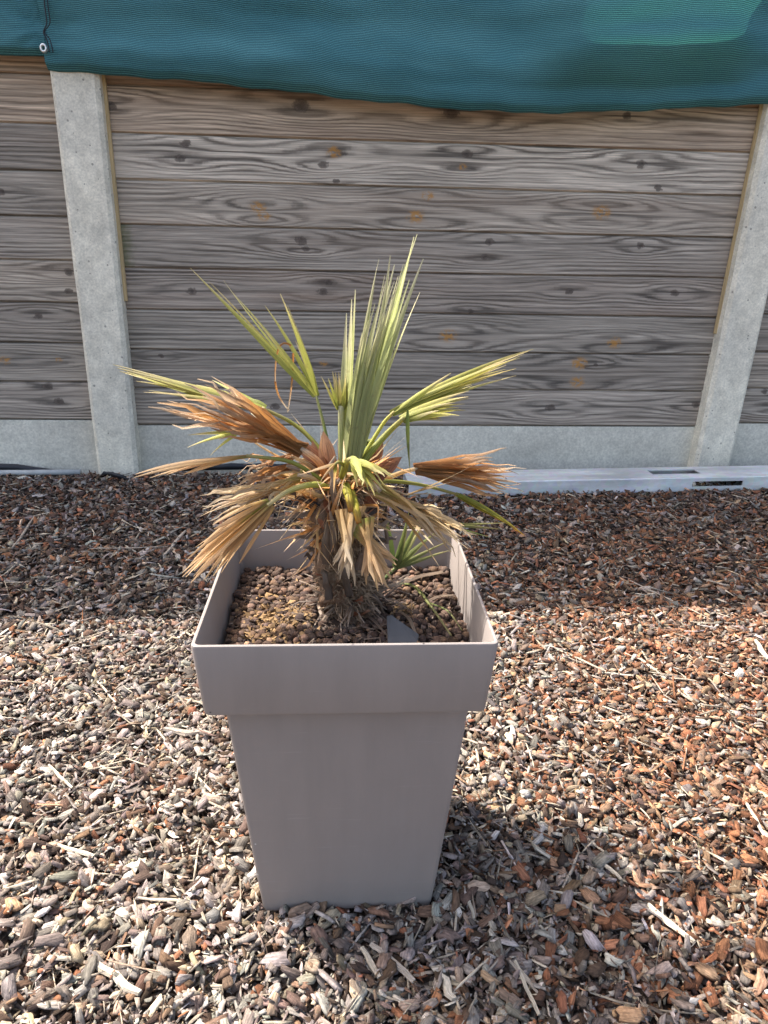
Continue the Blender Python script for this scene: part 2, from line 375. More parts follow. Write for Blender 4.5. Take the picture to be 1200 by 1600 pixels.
# ================================================================== GROUND
bm = MB(); NXg, NYg = 70, 60
def gz(x, y):
    return -.013*min(1, max(0, (y+.22)/.18)) + .005*mnoise.noise(Vector((x*2.2, y*2.2, 3.1))) + .003*mnoise.noise(Vector((x*6, y*6, 9.)))
inner = (-1.5, 3.2, -2.3, -.0)
xs = [-30, -12, -5] + list(np.linspace(-2, 4, NXg)) + [8, 14, 30]
ys = [-30, -12, -5] + list(np.linspace(-2.6, .3, NYg)) + [3, 10, 30]
vv = [(x, y, gz(x, y)-.006) for y in ys for x in xs]; nx = len(xs)
bm.add(vv, [(j*nx+i, j*nx+i+1, (j+1)*nx+i+1, (j+1)*nx+i) for j in range(len(ys)-1) for i in range(nx-1)])
ground = bm.build('ground', M['soil'], None, True); tag(ground, kind='structure')

PAL = np.array([(.29, .235, .195), (.37, .325, .28), (.17, .105, .07), (.29, .125, .065), (.42, .32, .22), (.075, .05, .038), (.36, .215, .13), (.2, .14, .11)])
WF = np.array([.14, .07, .26, .16, .03, .2, .05, .1]); WL = np.array([.27, .27, .14, .04, .1, .07, .03, .08]); WR = np.array([.09, .08, .14, .33, .07, .05, .20, .04])
def chip_geo(N, K, pos, ln, wd, th, yaw, tilt, full=True):
    a = (np.arange(K)[None]+rng.uniform(-.32, .32, (N, K)))*2*np.pi/K + rng.uniform(0, 6.28, (N, 1))
    rad = rng.uniform(.5, 1.2, (N, K))
    ca, sa = np.cos(a), np.sin(a); pw = .65
    ox = np.sign(ca)*np.abs(ca)**pw*rad*ln[:, None]/2; oy = np.sign(sa)*np.abs(sa)**pw*rad*wd[:, None]/2
    mid = np.stack([ox, oy, rng.uniform(-.7, -.2, (N, K))*th[:, None]], -1)
    ts = rng.uniform(.84, 1.06, (N, K)); top = np.stack([ox*ts, oy*ts, th[:, None]*rng.uniform(.38, .55, (N, K))], -1)
    cen = np.stack([rng.uniform(-.1, .1, N)*ln, rng.uniform(-.1, .1, N)*wd, th*rng.uniform(.3, .6, N)], -1)[:, None]
    parts = [mid, top, cen]
    if full:
        bs = rng.uniform(.75, .95, (N, K)); parts.append(np.stack([ox*bs, oy*bs, -th[:, None]*rng.uniform(.4, .8, (N, K))], -1))
    V = np.concatenate(parts, 1); NV = V.shape[1]
    curv = rng.uniform(-6, 6, N)[:, None]; V[..., 2] += curv*V[..., 0]**2      # slight curl
    uv = V[..., :2] + rng.uniform(0, 50, (N, 1, 2))
    k = np.arange(K); k1 = (k+1) % K
    t = [np.stack([k, k1, K+k1], -1), np.stack([k, K+k1, K+k], -1), np.stack([K+k, K+k1, np.full(K, 2*K)], -1)]
    if full: t += [np.stack([2*K+1+k, 2*K+1+k1, k1], -1), np.stack([2*K+1+k, k1, k], -1)]
    T = np.concatenate(t)
    cx, sx = np.cos(tilt[:, 0]), np.sin(tilt[:, 0]); cy, sy = np.cos(tilt[:, 1]), np.sin(tilt[:, 1]); cz, sz = np.cos(yaw), np.sin(yaw)
    x, y, z = V[..., 0], V[..., 1], V[..., 2]
    y, z = y*cx[:, None]-z*sx[:, None], y*sx[:, None]+z*cx[:, None]
    x, z = x*cy[:, None]+z*sy[:, None], -x*sy[:, None]+z*cy[:, None]
    x, y = x*cz[:, None]-y*sz[:, None], x*sz[:, None]+y*cz[:, None]
    V = np.stack([x, y, z], -1) + pos[:, None]
    return V, T, uv
def np_mesh(name, blocks, mat):
    """blocks: list of (V[N,nv,3], T[nt,3], uv[N,nv,2], tint[N,3])"""
    vs_, ts_, us_, cs_ = [], [], [], []; b = 0
    for V, T, U, C in blocks:
        N, nv = V.shape[:2]
        vs_.append(V.reshape(-1, 3)); us_.append(U.reshape(-1, 2)); cs_.append(np.repeat(C, nv, 0))
        ts_.append((T[None]+(np.arange(N)*nv)[:, None, None]+b).reshape(-1, 3)); b += N*nv
    v = np.concatenate(vs_).astype(np.float32); t = np.concatenate(ts_).astype(np.int32); u = np.concatenate(us_).astype(np.float32); c = np.concatenate(cs_)
    me = bpy.data.meshes.new(name); me.vertices.add(len(v)); me.vertices.foreach_set('co', v.ravel())
    me.loops.add(t.size); me.loops.foreach_set('vertex_index', t.ravel())
    me.polygons.add(len(t)); me.polygons.foreach_set('loop_start', np.arange(0, t.size, 3, dtype=np.int32))
    uvl = me.uv_layers.new(name='UVMap'); uvl.data.foreach_set('uv', u[t.ravel()].ravel())
    at = me.attributes.new('tint', 'FLOAT_COLOR', 'POINT')
    at.data.foreach_set('color', np.concatenate([c, np.ones((len(c), 1))], 1).astype(np.float32).ravel())
    me.materials.append(mat); me.update(calc_edges=True); me.validate(); return me

POT = Vector((.6992, -1.6272, 0)); PROT = -.0182; PW, PH, PRH, PBT, PBW = .2791, .380, .080, .2424, .1946
def in_pot(x, y, m=0.):
    dx, dy = x-POT.x, y-POT.y; return (np.abs(dx) < PBW/2+m) & (np.abs(dy) < PBW/2+m)
def tints(N, x, y):
    f = np.clip((x-.85)/.35 + rng.normal(0, .3, N), 0, 1)[:, None]
    g_ = np.clip((y+1.1)/.5 + rng.normal(0, .2, N), 0, 1)[:, None]*.8
    W = (WL*(1-f)+WR*f)*(1-g_)+WF*g_; W = W/W.sum(1, keepdims=True); idx = (rng.random((N, 1)) > np.cumsum(W, 1)).sum(1).clip(0, len(PAL)-1)
    return PAL[idx]*.61*np.exp(rng.normal(0, .43, (N, 1))).clip(.25, 2.4)*rng.uniform(.94, 1.06, (N, 3))
def scatter(area, coverage, mean):
    x0, x1, y0, y1 = area; N = int((x1-x0)*(y1-y0)*coverage/(mean*mean*.5))
    x = rng.uniform(x0, x1, N); y = rng.uniform(y0, y1, N)
    px, py, d = project(np.stack([x, y, 0*x], -1))
    ok = (d > .1) & (px > -620) & (px < 1820) & (py < 2050) & ~in_pot(x, y, -.003)
    x, y = x[ok], y[ok]; N = len(x)
    ln = mean*np.exp(rng.normal(0, .42, N))*1.2; asp = rng.uniform(.22, .68, N); wd = ln*asp; th = wd*rng.uniform(.12, .34, N)
    ln = np.minimum(ln, mean*2.1); wd = np.minimum(wd, mean*1.05); th = np.minimum(th, .0042)
    # slivers
    sv = rng.random(N) < .06; ln[sv] *= rng.uniform(1.8, 3.2, sv.sum()); wd[sv] = mean*rng.uniform(.12, .28, sv.sum()); th[sv] = wd[sv]*.5
    ln = np.minimum(ln, .075)
    z = np.array([gz(a, b) for a, b in zip(x, y)]) + rng.uniform(-.006, .012, N) + sv*.002
    tl = rng.normal(0, .48, (N, 2)); tl[sv] *= .3
    c = tints(N, x, y); pale = sv & (rng.random(N) < np.where(x > 1., .45, .75)); c[pale] = np.array((.43, .36, .27))*rng.uniform(.5, 1.15, (pale.sum(), 1))
    return np.stack([x, y, z], -1), ln, wd, th, rng.uniform(0, 6.28, N), tl, c
near = scatter((-.7, 2.1, -2.1, -1.02), 3.0, .0145)
far = scatter((-1.5, 3.2, -1.02, -.03), 2.1, .0160)
bits = scatter((-.3, 1.7, -2.05, -1.0), .34, .0062)
# the 300 chips that show largest become objects of their own
pos, ln, wd, th, yw, tl, tc = near
px, py, dp = project(pos); size = ln*wd/dp**2 + (pos[:, 2])*.02
inview = (px > 5) & (px < 1195) & (py < 1590)
size = np.where(inview, size, 0); order = np.argsort(-size); big = order[:300]; mask = np.ones(len(ln), bool); mask[big] = False
pos[big, 2] += .003
V, T, U = chip_geo(mask.sum(), 6, pos[mask], ln[mask], wd[mask], th[mask], yw[mask], tl[mask], False)
Vf, Tf, Uf = chip_geo(len(far[1]), 5, far[0], far[1], far[2], far[3], far[4], far[5], False)
Vs, Ts, Us = chip_geo(len(bits[1]), 4, bits[0]+np.array((0, 0, .003)), bits[1], bits[2], bits[3]*1.5, bits[4], bits[5], False)
lb = link('loose_bark', np_mesh('loose_bark', [(V, T, U, tc[mask]), (Vf, Tf, Uf, far[6]), (Vs, Ts, Us, bits[6])], M['bark']), ground); tag(lb, kind='stuff')
Vb, Tb, Ub = chip_geo(300, 9, 0*pos[big], ln[big], wd[big], th[big], yw[big], tl[big], True)
for i, k in enumerate(big):
    me = np_mesh('bark_chip', [(Vb[i:i+1], Tb, Ub[i:i+1], tc[k:k+1])], M['bark'])
    link('bark_chip', me, ground, pos[k])
# long pale slivers and twigs seen lying on the mulch (end pixels, width m)
SL = [(858,1008,950,1050,.004,1),(945,1050,990,1055,.005,1),(985,905,1062,942,.004,0),(145,1495,216,1552,.011,1),(566,1478,592,1526,.007,1),(580,1472,648,1530,.008,0),
      (1168,1252,1198,1305,.006,1),(1000,1028,1040,1060,.006,1),(1012,1412,1084,1472,.008,1),(930,1338,972,1372,.006,1),(955,1440,1008,1442,.005,1),(805,1500,842,1585,.005,1),
      (795,1500,850,1560,.004,0),(726,1382,742,1432,.005,1),(90,1318,145,1337,.007,1),(215,1400,300,1405,.004,1),(255,1140,330,1147,.012,0),(75,1192,112,1228,.005,1),
      (300,1205,335,1240,.004,1),(380,1035,420,1050,.004,1),(150,1060,180,1095,.004,1),(690,1520,708,1560,.010,1),(875,1275,945,1330,.004,1),(880,1385,905,1330,.004,0),
      (20,855,55,805,.008,0),(255,870,290,830,.009,0),(140,858,270,855,.004,0),(100,1010,170,985,.005,0),(1100,905,1140,915,.006,0),(1180,1000,1200,1030,.010,1)]
bm_t = np.array([(.55, .47, .36), (.36, .3, .24)])
for i, (ax, ay, bx, by, wdt, pale) in enumerate(SL):
    A, B = atz(ax, ay, .014), atz(bx, by, .014); L = (B-A).length
    K = 8; s = rng.uniform
    t = np.array([0, .25, .6, 1.]); ring = []
    d = (B-A).normalized(); nrm = Vector((-d.y, d.x, 0))
    m = MB(); rings = []; uvs = []
    for tt in np.linspace(0, 1, 5):
        c = (B-A)*(tt-.5) + nrm*float(s(-.12, .12))*wdt*2; ww = wdt*(.45+.55*math.sin(math.pi*min(max(tt, .12), .88)))*float(s(.8, 1.15)); hh = wdt*.32
        rings.append([c-nrm*ww/2, c-nrm*ww*.3+Vector((0, 0, hh)), c+nrm*ww*.35+Vector((0, 0, hh*.9)), c+nrm*ww/2, c-Vector((0, 0, hh*.6))])
        uvs += [(tt*L+i, q*.01) for q in range(5)]
    m.loft(rings, uvs=uvs); me = m.mesh('wood_sliver', M['bark'])
    at = me.attributes.new('tint', 'FLOAT_COLOR', 'POINT'); c = bm_t[0 if pale else 1]*float(s(.8, 1.15))
    at.data.foreach_set('color', np.tile(np.array((*c, 1.), dtype=np.float32), len(me.vertices)))
    ce = (A+B)/2; link('wood_sliver', me, ground, (ce.x, ce.y, gz(ce.x, ce.y)+.0115))

# ================================================================== FENCE
Z8, BP = .1484, .1207
def board_mesh(x0, x1, hgt, mat, seed):
    bm = MB(); g = .0022
    prof = [(.0285, 0), (.009, 0), (.005, g), (.0005, g+.002), (0, g+.005), (0, hgt-.007), (.0005, hgt-.004), (.004, hgt-.0015), (.010, hgt-.001), (.010, hgt+.006), (.020, hgt+.006), (.020, hgt), (.0285, hgt)]
    n = 26; rings = []
    for i in range(n+1):
        x = x0+(x1-x0)*i/n
        rings.append([(x, y + .0022*mnoise.noise(Vector((x*1.3, seed*7.7, z*8))), z + .0012*mnoise.noise(Vector((x*2.1, seed*3.3, 5.)))) for y, z in prof])
    bm.loft(rings); return bm.mesh('board', mat)
KN = {  # photo pixel, size, kind, sorted by board from the ground up
 'mid': [(430,635,.010,'dark'),(860,637,.012,'dark'),(1088,632,.012,'ring'),(252,556,.007,'ring'),(505,568,.006,'orange'),(902,597,.012,'orange'),(931,570,.006,'ring'),(905,568,.02,'stain'),
  (700,525,.013,'orange'),(960,536,.011,'orange'),(300,455,.011,'ring'),(512,441,.009,'ring'),(505,456,.010,'dark'),(735,486,.007,'dark'),(890,455,.010,'ring'),(1055,458,.011,'ring'),
  (470,376,.012,'dark'),(478,389,.008,'dark'),(765,378,.010,'dark'),(757,402,.008,'dark'),(1000,384,.009,'dark'),(403,323,.011,'orange'),(412,338,.009,'orange'),(650,338,.012,'orange'),(668,306,.008,'orange'),(940,332,.013,'orange'),
  (281,247,.011,'ring'),(290,224,.010,'dark'),(521,238,.010,'orange'),(505,257,.011,'ring'),(525,283,.006,'dark'),(730,240,.012,'ring'),(723,261,.006,'orange'),(1002,257,.014,'ring'),(1028,294,.009,'dark'),
  (172,165,.013,'ring'),(470,165,.018,'ring'),(705,174,.017,'dark'),(980,180,.010,'dark')],
 'left': [(107,425,.010,'dark'),(106,455,.008,'dark'),(60,494,.010,'ring'),(8,563,.008,'orange'),(92,563,.005,'orange'),(92,627,.012,'ring'),(75,604,.012,'dark'),(1,300,.010,'ring')],
 'right': [(1195,612,.008,'dark')]}
wood_seed = [0]
def panel(key, x0, x1, z_base, label, tones):
    e = empty('fence_panel', ((x0+x1)/2, 0, 0), label, 'fence', 'fence panels between the concrete posts')
    g = MB(); g.box(x0, x1, .003, .043, -.08, z_base-.002); bevel(g.build('gravel_board', M['gravel_board'], e), .003)
    kn = [(aty(a, b, 0), s, k) for a, b, s, k in KN[key]]
    for i in range(12):
        z = z_base+i*BP; ks = [(p.x, p.z-z, s, k) for p, s, k in kn if z-.006 < p.z < z+BP+.006]
        rr = random.Random(key+str(i)); 
        for q in range(3):      # knots where the net or the post hides the photo
            xx = rr.uniform(x0, x1)
            if not (aty(0, 600).x-.05 < xx < aty(1200, 500).x) or i > 7: ks.append((xx, rr.uniform(.02, .1), rr.uniform(.008, .014), rr.choice(['dark', 'ring'])))
        wood_seed[0] += 1; tn = tones[i % len(tones)]
        mt = wood('weathered_wood_%d' % wood_seed[0], ks, wood_seed[0]*2.37, tn[0], tn[1], tn[2], .092 if (key == 'mid' and i == 4) else None)
        b = link('board', board_mesh(x0, x1, BP-.0012, mt, wood_seed[0]), e, (0, 0, z))
    zt = z_base+12*BP; c = MB(); c.box(x0, x1, -.012, .042, zt, zt+.028); bevel(c.build('cap_rail', M['cap'], e), .003)
    return e
LT = (.225, .205, .19); 
tones = [((.185,.172,.164),(.07,.065,.062),.1), ((.145,.136,.13),(.06,.056,.053),.15), ((.16,.152,.145),(.075,.07,.067),.12), ((.165,.152,.145),(.058,.053,.05),.5),
         ((.175,.165,.158),(.068,.062,.058),.2), ((.205,.19,.177),(.095,.087,.08),.3), ((.265,.25,.236),(.085,.078,.073),.08), ((.235,.2,.172),(.085,.07,.058),.6), ((.2,.16,.13),(.11,.09,.07),.6)]
fp = panel('mid', .055, 1.985, Z8, 'weathered grey plank fence panel framed between the two concrete posts', tones)
tl_ = tones[3:]+tones[:3]
panel('left', -2.05, -.05, Z8+.0165, 'weathered plank fence panel left of the post by the net eyelet', [tones[0],tones[2],tones[1],tones[5],tones[4],tones[2],tones[1],tones[7],tones[8]])
panel('right', 1.99, 4.0, Z8+.012, 'weathered plank fence panel right of the post behind the steel beam', [tones[4],tones[5],tones[2],tones[1],tones[4],tones[6],tones[5],tones[7],tones[8]])
# battens wedged beside the posts
for (a, b, Zb) in (((163,470), 0, None),):
    pass
bt = MB(); zb = aty(190, 470, -.006).z
bt.add([(x, y, z) for z in (zb, 1.2) for x, y in ((.0605, -.014), (.0725, -.012), (.0725, -.002), (.0605, -.002))], [(0,3,2,1),(4,5,6,7),(0,1,5,4),(1,2,6,5),(2,3,7,6),(3,0,4,7)])
bt.build('batten', M['batten'], fp)
bt = MB(); zb = aty(1122, 521, -.006).z
xr = lambda z: 1.926+.030*z
bt.add([(xr(z)+dx, y, z) for z in (zb, 1.2) for dx, y in ((-.009, -.014), (.004, -.014), (.004, -.002), (-.009, -.002))], [(0,3,2,1),(4,5,6,7),(0,1,5,4),(1,2,6,5),(2,3,7,6),(3,0,4,7)])
bt.build('batten', M['batten'], fp)
def post(x, lean, label):
    bm = MB(); rings = []; hw, ch = .064, .011
    for i in range(25):
        z = -.25+i*(2.62/24)
        pr = [(-hw, .06), (-hw, -.05+ch), (-hw+ch, -.05), (hw-ch, -.05), (hw, -.05+ch), (hw, .06)]
        rings.append([(px_+.0012*mnoise.noise(Vector((z*9, k*3., x))), py_+.001*mnoise.noise(Vector((z*9, k*5.+2, x))), z) for k, (px_, py_) in enumerate(pr)])
    bm.loft(rings); o = bm.build('concrete_post', M['post']); o.location = (x, 0, 0); o.rotation_euler = (0, lean, 0)
    return tag(o, label, 'post', 'concrete fence posts')
post(-.0015, R(.1), 'grey concrete fence post under the net eyelet, beside the black plastic scrap')
post(1.987, R(1.7), 'grey concrete fence post standing behind the galvanised steel beam')

# ================================================================== NETS
edge_px = [(72,104),(150,112),(230,116),(300,122),(430,135),(520,146),(600,155),(700,164),(800,171),(900,171.5),(1000,168),(1100,164),(1200,158)]
def billow(x):   # how far the cloth bellies out towards the yard at the hem
    return .008+.032*math.sin(math.pi*min(max((x+.05)/2.1, 0), 1))**.8 if x < 2.05 else .008+.03*math.sin(math.pi*min((x-2.05)/2, 1))
EX, EZ = [], []
for a, b in edge_px:
    x = aty(a, b, -.07).x; p = aty(a, b, -.066-billow(x)); EX.append(p.x); EZ.append(p.z)
def net_sheet(x0, x1, zfun, name, yoff, kinkx, seed):
    bm = MB(); nx_, nz_ = 160, 54; ZT = 2.36
    vts, uvs = [], []
    for j in range(nz_+1):
        for i in range(nx_+1):
            x = x0+(x1-x0)*i/nx_; zb = zfun(x)
            t = j/nz_; t2 = t**1.9; z = zb+(ZT-zb)*t2; hgt = z-zb
            b = billow(x)
            up_b = .105*math.exp(-((x-1.56)/.30)**6)*max(0, min(1, (hgt-.05)/.10)) + .012*math.exp(-((x-.7)/.35)**2)*max(0, min(1, (hgt-.05)/.15))
            y = -.064+yoff - b*math.exp(-(hgt/.16)**2)*(1-.4*math.exp(-(hgt/.03)**2)) - up_b
            y -= .0085*math.sin((hgt*44-x*2.2+mnoise.noise(Vector((x*1.1, hgt*3, seed)))*3.))*min(1, hgt*14)*math.exp(-hgt*2.2)
            y -= (.006*mnoise.noise(Vector((x*2.5, hgt*11, seed+4)))+.006*mnoise.noise(Vector((x*7, hgt*26, seed+8))))*min(1, hgt*20)
            for kx, kz in kinkx:
                dx, dz = x-kx, z-kz; d = math.hypot(dx, dz)
                y += .010*math.exp(-(d/.05)**2) - .0045*math.sin(math.atan2(dz, dx)*11)*math.exp(-(d/.12)**1.5)*min(1, d*25)
            if hgt < .012: y += (.012-hgt)*1.3
            y = min(y, -.0535)
            vts.append((x, y, z)); uvs.append((x, hgt))
    n1 = nx_+1
    bm.add(vts, [(j*n1+i, j*n1+i+1, (j+1)*n1+i+1, (j+1)*n1+i) for j in range(nz_) for i in range(nx_)], uvs)
    # hem folded under
    hem = []; hu = []
    for i in range(nx_+1):
        x, y, z = vts[i]
        hem += [(x, y, z), (x, min(y+.006, -.0525), z-.003), (x, min(y+.012, -.052), z+.004), (x, min(y+.012, -.052), z+.03)]; hu += [(x, 0), (x, -.004), (x, .006), (x, .03)]
    bm.add(hem, [(i*4+k, (i+1)*4+k, (i+1)*4+k+1, i*4+k+1) for i in range(nx_) for k in range(3)], hu)
    return bm.build(name, M['net'], None, True)
ey = aty(68, 75, -.079)
zl = lambda x: aty(0, 80, -.065).z+.004*math.sin(x*9) if x > -.3 else 1.165
n1_ = net_sheet(-2.06, -.058, zl, 'shade_net', -.002, [(ey.x, ey.z+.05)], 1.3)
tag(n1_, 'blue-green shade net ending in a metal eyelet, left of the black cord', 'net', 'shade nets hung along the fence')
n2_ = net_sheet(EX[0]-.002, 4.0, lambda x: float(np.interp(x, EX, EZ))+.002*math.sin(x*23)+.0015*math.sin(x*51), 'shade_net', -.004, [(EX[0]+.005, EZ[0]+.07), (2.02, 1.21)], 5.1)
tag(n2_, 'wide sagging blue-green shade net hanging over the middle fence panel', 'net', 'shade nets hung along the fence')
eb = MB(); S = 24
rings = [[ey + Vector((math.cos(2*math.pi*k/S)*(r_), yy, math.sin(2*math.pi*k/S)*r_*1.15)) for k in range(S)] for r_, yy in ((.0045, .004), (.0045, -.002), (.006, -.0042), (.0085, -.0035), (.0098, 0), (.0098, .004))]
eb.loft(rings, False, False); eb.build('eyelet', M['eyelet'], n1_, True)
cp = [(66,-60),(68,-20),(70,10),(73,35),(68,50),(73,62),(78,82)]
for dx, nm in ((0, 0), (5, 1)):
    pass
cm = MB(); cm.tube(catmull([aty(a, b, -.084) for a, b in cp], 8), .0016, 6); cm.tube(catmull([aty(a+5-(3 if k == 4 else 0), b, -.083) for k, (a, b) in enumerate(cp)], 8), .0014, 6)
tag(cm.build('tie_cord', M['cord'], None, True), 'black lacing cord joining the two shade nets above the eyelet', 'cord')

# ================================================================== STEEL BEAM
A, B = Vector((1.264, -.284, 0)), Vector((2.075, -.242, 0)); bd = (B-A).normalized(); ang = math.atan2(bd.y, bd.x)
hb = .047; wb_ = .116
Lend = atz(637, 776, 0); x0 = (Lend-A).dot(bd); x1 = 1.75
def loc(px_, py_, z=None, front=False):
    p = atz(px_, py_, z) - A; return p.dot(bd), p.dot(Vector((-bd.y, bd.x, 0)))
tsl = (loc(1010, 735, hb)[0], loc(1087, 735, hb)[0]); 
fsl = (loc(1086, 760, .025)[0]-0.0, loc(1163, 757, .025)[0])
bm = MB(); t_ = .004
def plate(u0, u1, v0, v1, slot, fn):
    """plate with one rectangular slot; fn(u, v, depth) -> point"""
    s0, s1, q0, q1 = slot
    for (a, b, c, d) in ((u0, s0, v0, v1), (s1, u1, v0, v1), (s0, s1, v0, q0), (s0, s1, q1, v1)):
        P = [fn(u, v, dp_) for dp_ in (0, t_) for u, v in ((a, c), (b, c), (b, d), (a, d))]
        bm.add(P, [(0,1,2,3),(7,6,5,4),(0,4,5,1),(1,5,6,2),(2,6,7,3),(3,7,4,0)])
r_ = .003
plate(x0, x1, r_, wb_-r_, (tsl[0], tsl[1], wb_*.36, wb_*.74), lambda u, v, d_: (u, v, hb-d_))
plate(x0, x1, r_, hb-r_, (fsl[0], fsl[1], hb*.36, hb*.72), lambda u, v, d_: (u, d_, v))
plate(x0, x1, r_, hb-r_, (fsl[0]+.3, fsl[1]+.3, hb*.36, hb*.72), lambda u, v, d_: (u, wb_-d_, v))
plate(x0, x1, r_, wb_-r_, (tsl[0]+.5, tsl[1]+.5, wb_*.36, wb_*.74), lambda u, v, d_: (u, v, d_))
for (cy_, cz_, a0) in ((r_, hb-r_, 90), (wb_-r_, hb-r_, 0), (wb_-r_, r_, 270), (r_, r_, 180)):   # rolled corners
    prof = [(cy_+math.cos(R(a0+k*22.5))*r_, cz_+math.sin(R(a0+k*22.5))*r_) for k in range(5)]
    bm.loft([[(u, p, q) for p, q in prof] for u in (x0, x1)], False, False, False)
beam = bm.build('steel_beam', M['galv']); beam.location = (A.x, A.y, .001); beam.rotation_euler = (0, 0, ang)
tag(beam, 'galvanised steel box beam with slots lying on the bark at the fence foot', 'beam')

# ---- membrane scrap, black strips and pale strip at the fence foot
def ribbon(name, pts, wv, label, mat, cat, thick=.004, up_=Vector((0, -.25, 1))):
    m = MB(); rings = []
    P = catmull(pts, 5)
    for i, p in enumerate(P):
        k = (1+.25*mnoise.noise(Vector((i*.7, 3.3, len(pts)))))*min(1, .12+.3*min(i, len(P)-1-i))
        nrm = up_.normalized(); rings.append([p, p+Vector((0, -thick, 0)), p+nrm*wv*k+Vector((0, -thick+.002*math.sin(i), 0)), p+nrm*wv*k])
    m.loft(rings); return tag(m.build(name, mat, None, True), label, cat)
ribbon('plastic_scrap', [atz(157, 744, .0), atz(168, 743, .002), atz(185, 747, .001), atz(206, 752, -.006)], .017, 'black plastic membrane scrap poking from the bark against the concrete post', M['membrane'], 'plastic')
ribbon('dark_strip', [Vector((x_, -.012-.006*math.sin(x_*7), z_)) for x_, z_ in ((.09, -.006), (.2, .0), (.33, .003), (.45, .002), (.6, -.004), (.75, .0), (.9, .004))], .020, 'black strip showing under the fence behind the palm', M['membrane'], 'membrane', .004, Vector((0, .1, 1)))  # black ribbon set against the foot of the gravel board
ribbon('dark_strip', [Vector((x_, -.016, -.004+.003*math.sin(x_*9))) for x_ in np.linspace(-2., -.17, 8)], .026, 'black strip for the shaded gap between the pale pipe and the concrete board', M['membrane'], 'membrane', .004, Vector((0, .1, 1)))  # shaded gap behind the pipe, added as a black ribbon
pm = MB(); pa = [Vector((x, -.042+.004*math.sin(x*3), .005+.003*math.sin(x*4))) for x in np.linspace(-2.0, -.12, 12)]
pm.tube(pa, .0095, 10); tag(pm.build('pale_pipe', M['strip'], None, True), 'pale grey pipe lying along the foot of the concrete board', 'pipe')

# ================================================================== PLANTER
def rsq(h, z, r_, seg=6):
    r_ = r_*.5; out = []
    for q, (sx, sy) in enumerate(((1, 1), (-1, 1), (-1, -1), (1, -1))):
        for k in range(seg+1):
            a = R(90*q+90*k/seg); out.append((sx*(h-r_)+r_*math.cos(a), sy*(h-r_)+r_*math.sin(a), z))
    return out
pot = empty('planter', POT, 'tall tapered square taupe plastic planter with a deep rim', 'planter'); 
b = MB(); ht, hbm = PBT/2, PBW/2; zr = PH-PRH; tk = .0035
lerp = lambda z: hbm+(ht-hbm)*z/zr
rg = [rsq(hbm-.004, .001, .008), rsq(hbm-.001, .003, .01), rsq(hbm, .007, .011)] + [rsq(lerp(z), z, .011) for z in (.05, .1, .15, .2, .25)] + [rsq(ht, zr+.001, .011), rsq(ht-tk, zr+.001, .009)] + [rsq(lerp(z)-tk, z, .009) for z in (.25, .1, .008)]
b.loft(rg, True, True); body = b.build('body', M['plastic'], pot, True, POT); body.rotation_euler.z = PROT
b = MB(); ho, hl = .1422, .1362
rg = [rsq(ht-.002, zr+.0015, .011), rsq(hl-.003, zr-.0005, .012), rsq(hl-.0008, zr+.0006, .0125), rsq(hl, zr+.003, .013), rsq((ho+hl)/2, zr+PRH/2, .013), rsq(ho, PH-.003, .013), rsq(ho-.0006, PH-.0008, .0125), rsq(ho-.0018, PH, .012),
      rsq(ho-.0034, PH-.0004, .011), rsq(ho-.004, PH-.002, .0105), rsq((ho+hl)/2-.005, zr+PRH/2, .010), rsq(hl-.005, zr+.006, .01), rsq(ht-.004, zr+.004, .009)]
b.loft(rg, False, False); rim = b.build('rim', M['plastic'], pot, True, POT+Vector((-.0024, 0, 0))); rim.rotation_euler.z = PROT
for o in (body, rim):
    m = o.modifiers.new('edge', 'EDGE_SPLIT'); m.split_angle = R(38)

# ================================================================== POTTING SOIL AND CLAY PEBBLES
SZ = .327
soil = empty('potting_soil', (POT.x, POT.y, .28), 'dark potting soil covered in brown clay pebbles inside the planter', 'soil')
b = MB(); n_ = 26; hs = .1325; vts = []
def sz(u, v): return SZ + .006*mnoise.noise(Vector((u*14, v*14, 1.))) + .010*math.exp(-((u+.03)**2+(v-.0)**2)/.003)
for j in range(n_+1):
    for i in range(n_+1):
        u, v = -hs+2*hs*i/n_, -hs+2*hs*j/n_; vts.append((POT.x+u, POT.y+v, sz(u, v)-.003))
b.add(vts, [(j*(n_+1)+i, j*(n_+1)+i+1, (j+1)*(n_+1)+i+1, (j+1)*(n_+1)+i) for j in range(n_) for i in range(n_)])
b.build('soil_surface', M['soil'], soil, True)
import bmesh
base_p = []
for k in range(8):
    bmm = bmesh.new(); bmesh.ops.create_icosphere(bmm, subdivisions=2, radius=1.)
    for v in bmm.verts:
        v.co *= 1+.22*mnoise.noise(v.co*1.3+Vector((k*5, 0, 0)))
        v.co.z *= .8
    tri = np.array([[v.index for v in f.verts] for f in bmm.faces]); base_p.append((np.array([v.co for v in bmm.verts]), tri)); bmm.free()
CP = .56*np.array([(.16, .095, .065), (.12, .075, .055), (.2, .135, .1), (.09, .06, .05), (.23, .14, .085)])
N = 2600; u = rng.uniform(-.129, .129, N); v = rng.uniform(-.129, .129, N); rad = rng.uniform(.0026, .0050, N)*np.where(rng.random(N) < .12, 1.3, 1)
keep = np.hypot(u+.012, v+.01) > .026; u, v, rad = u[keep], v[keep], rad[keep]
pz = np.array([sz(a, c) for a, c in zip(u, v)]) + rng.uniform(-.002, .004, len(u))
P = np.stack([POT.x+u, POT.y+v, pz], -1); qx, qy, qd = project(P)
vis = np.where(pz > np.quantile(pz-np.array([sz(a, c) for a, c in zip(u, v)])+SZ, .4), 1, .8)*rad/qd*np.where(v > -.085, 1, .3)*(1+30*(pz-SZ))
big = set(np.argsort(-vis)[:300].tolist()); rest = []
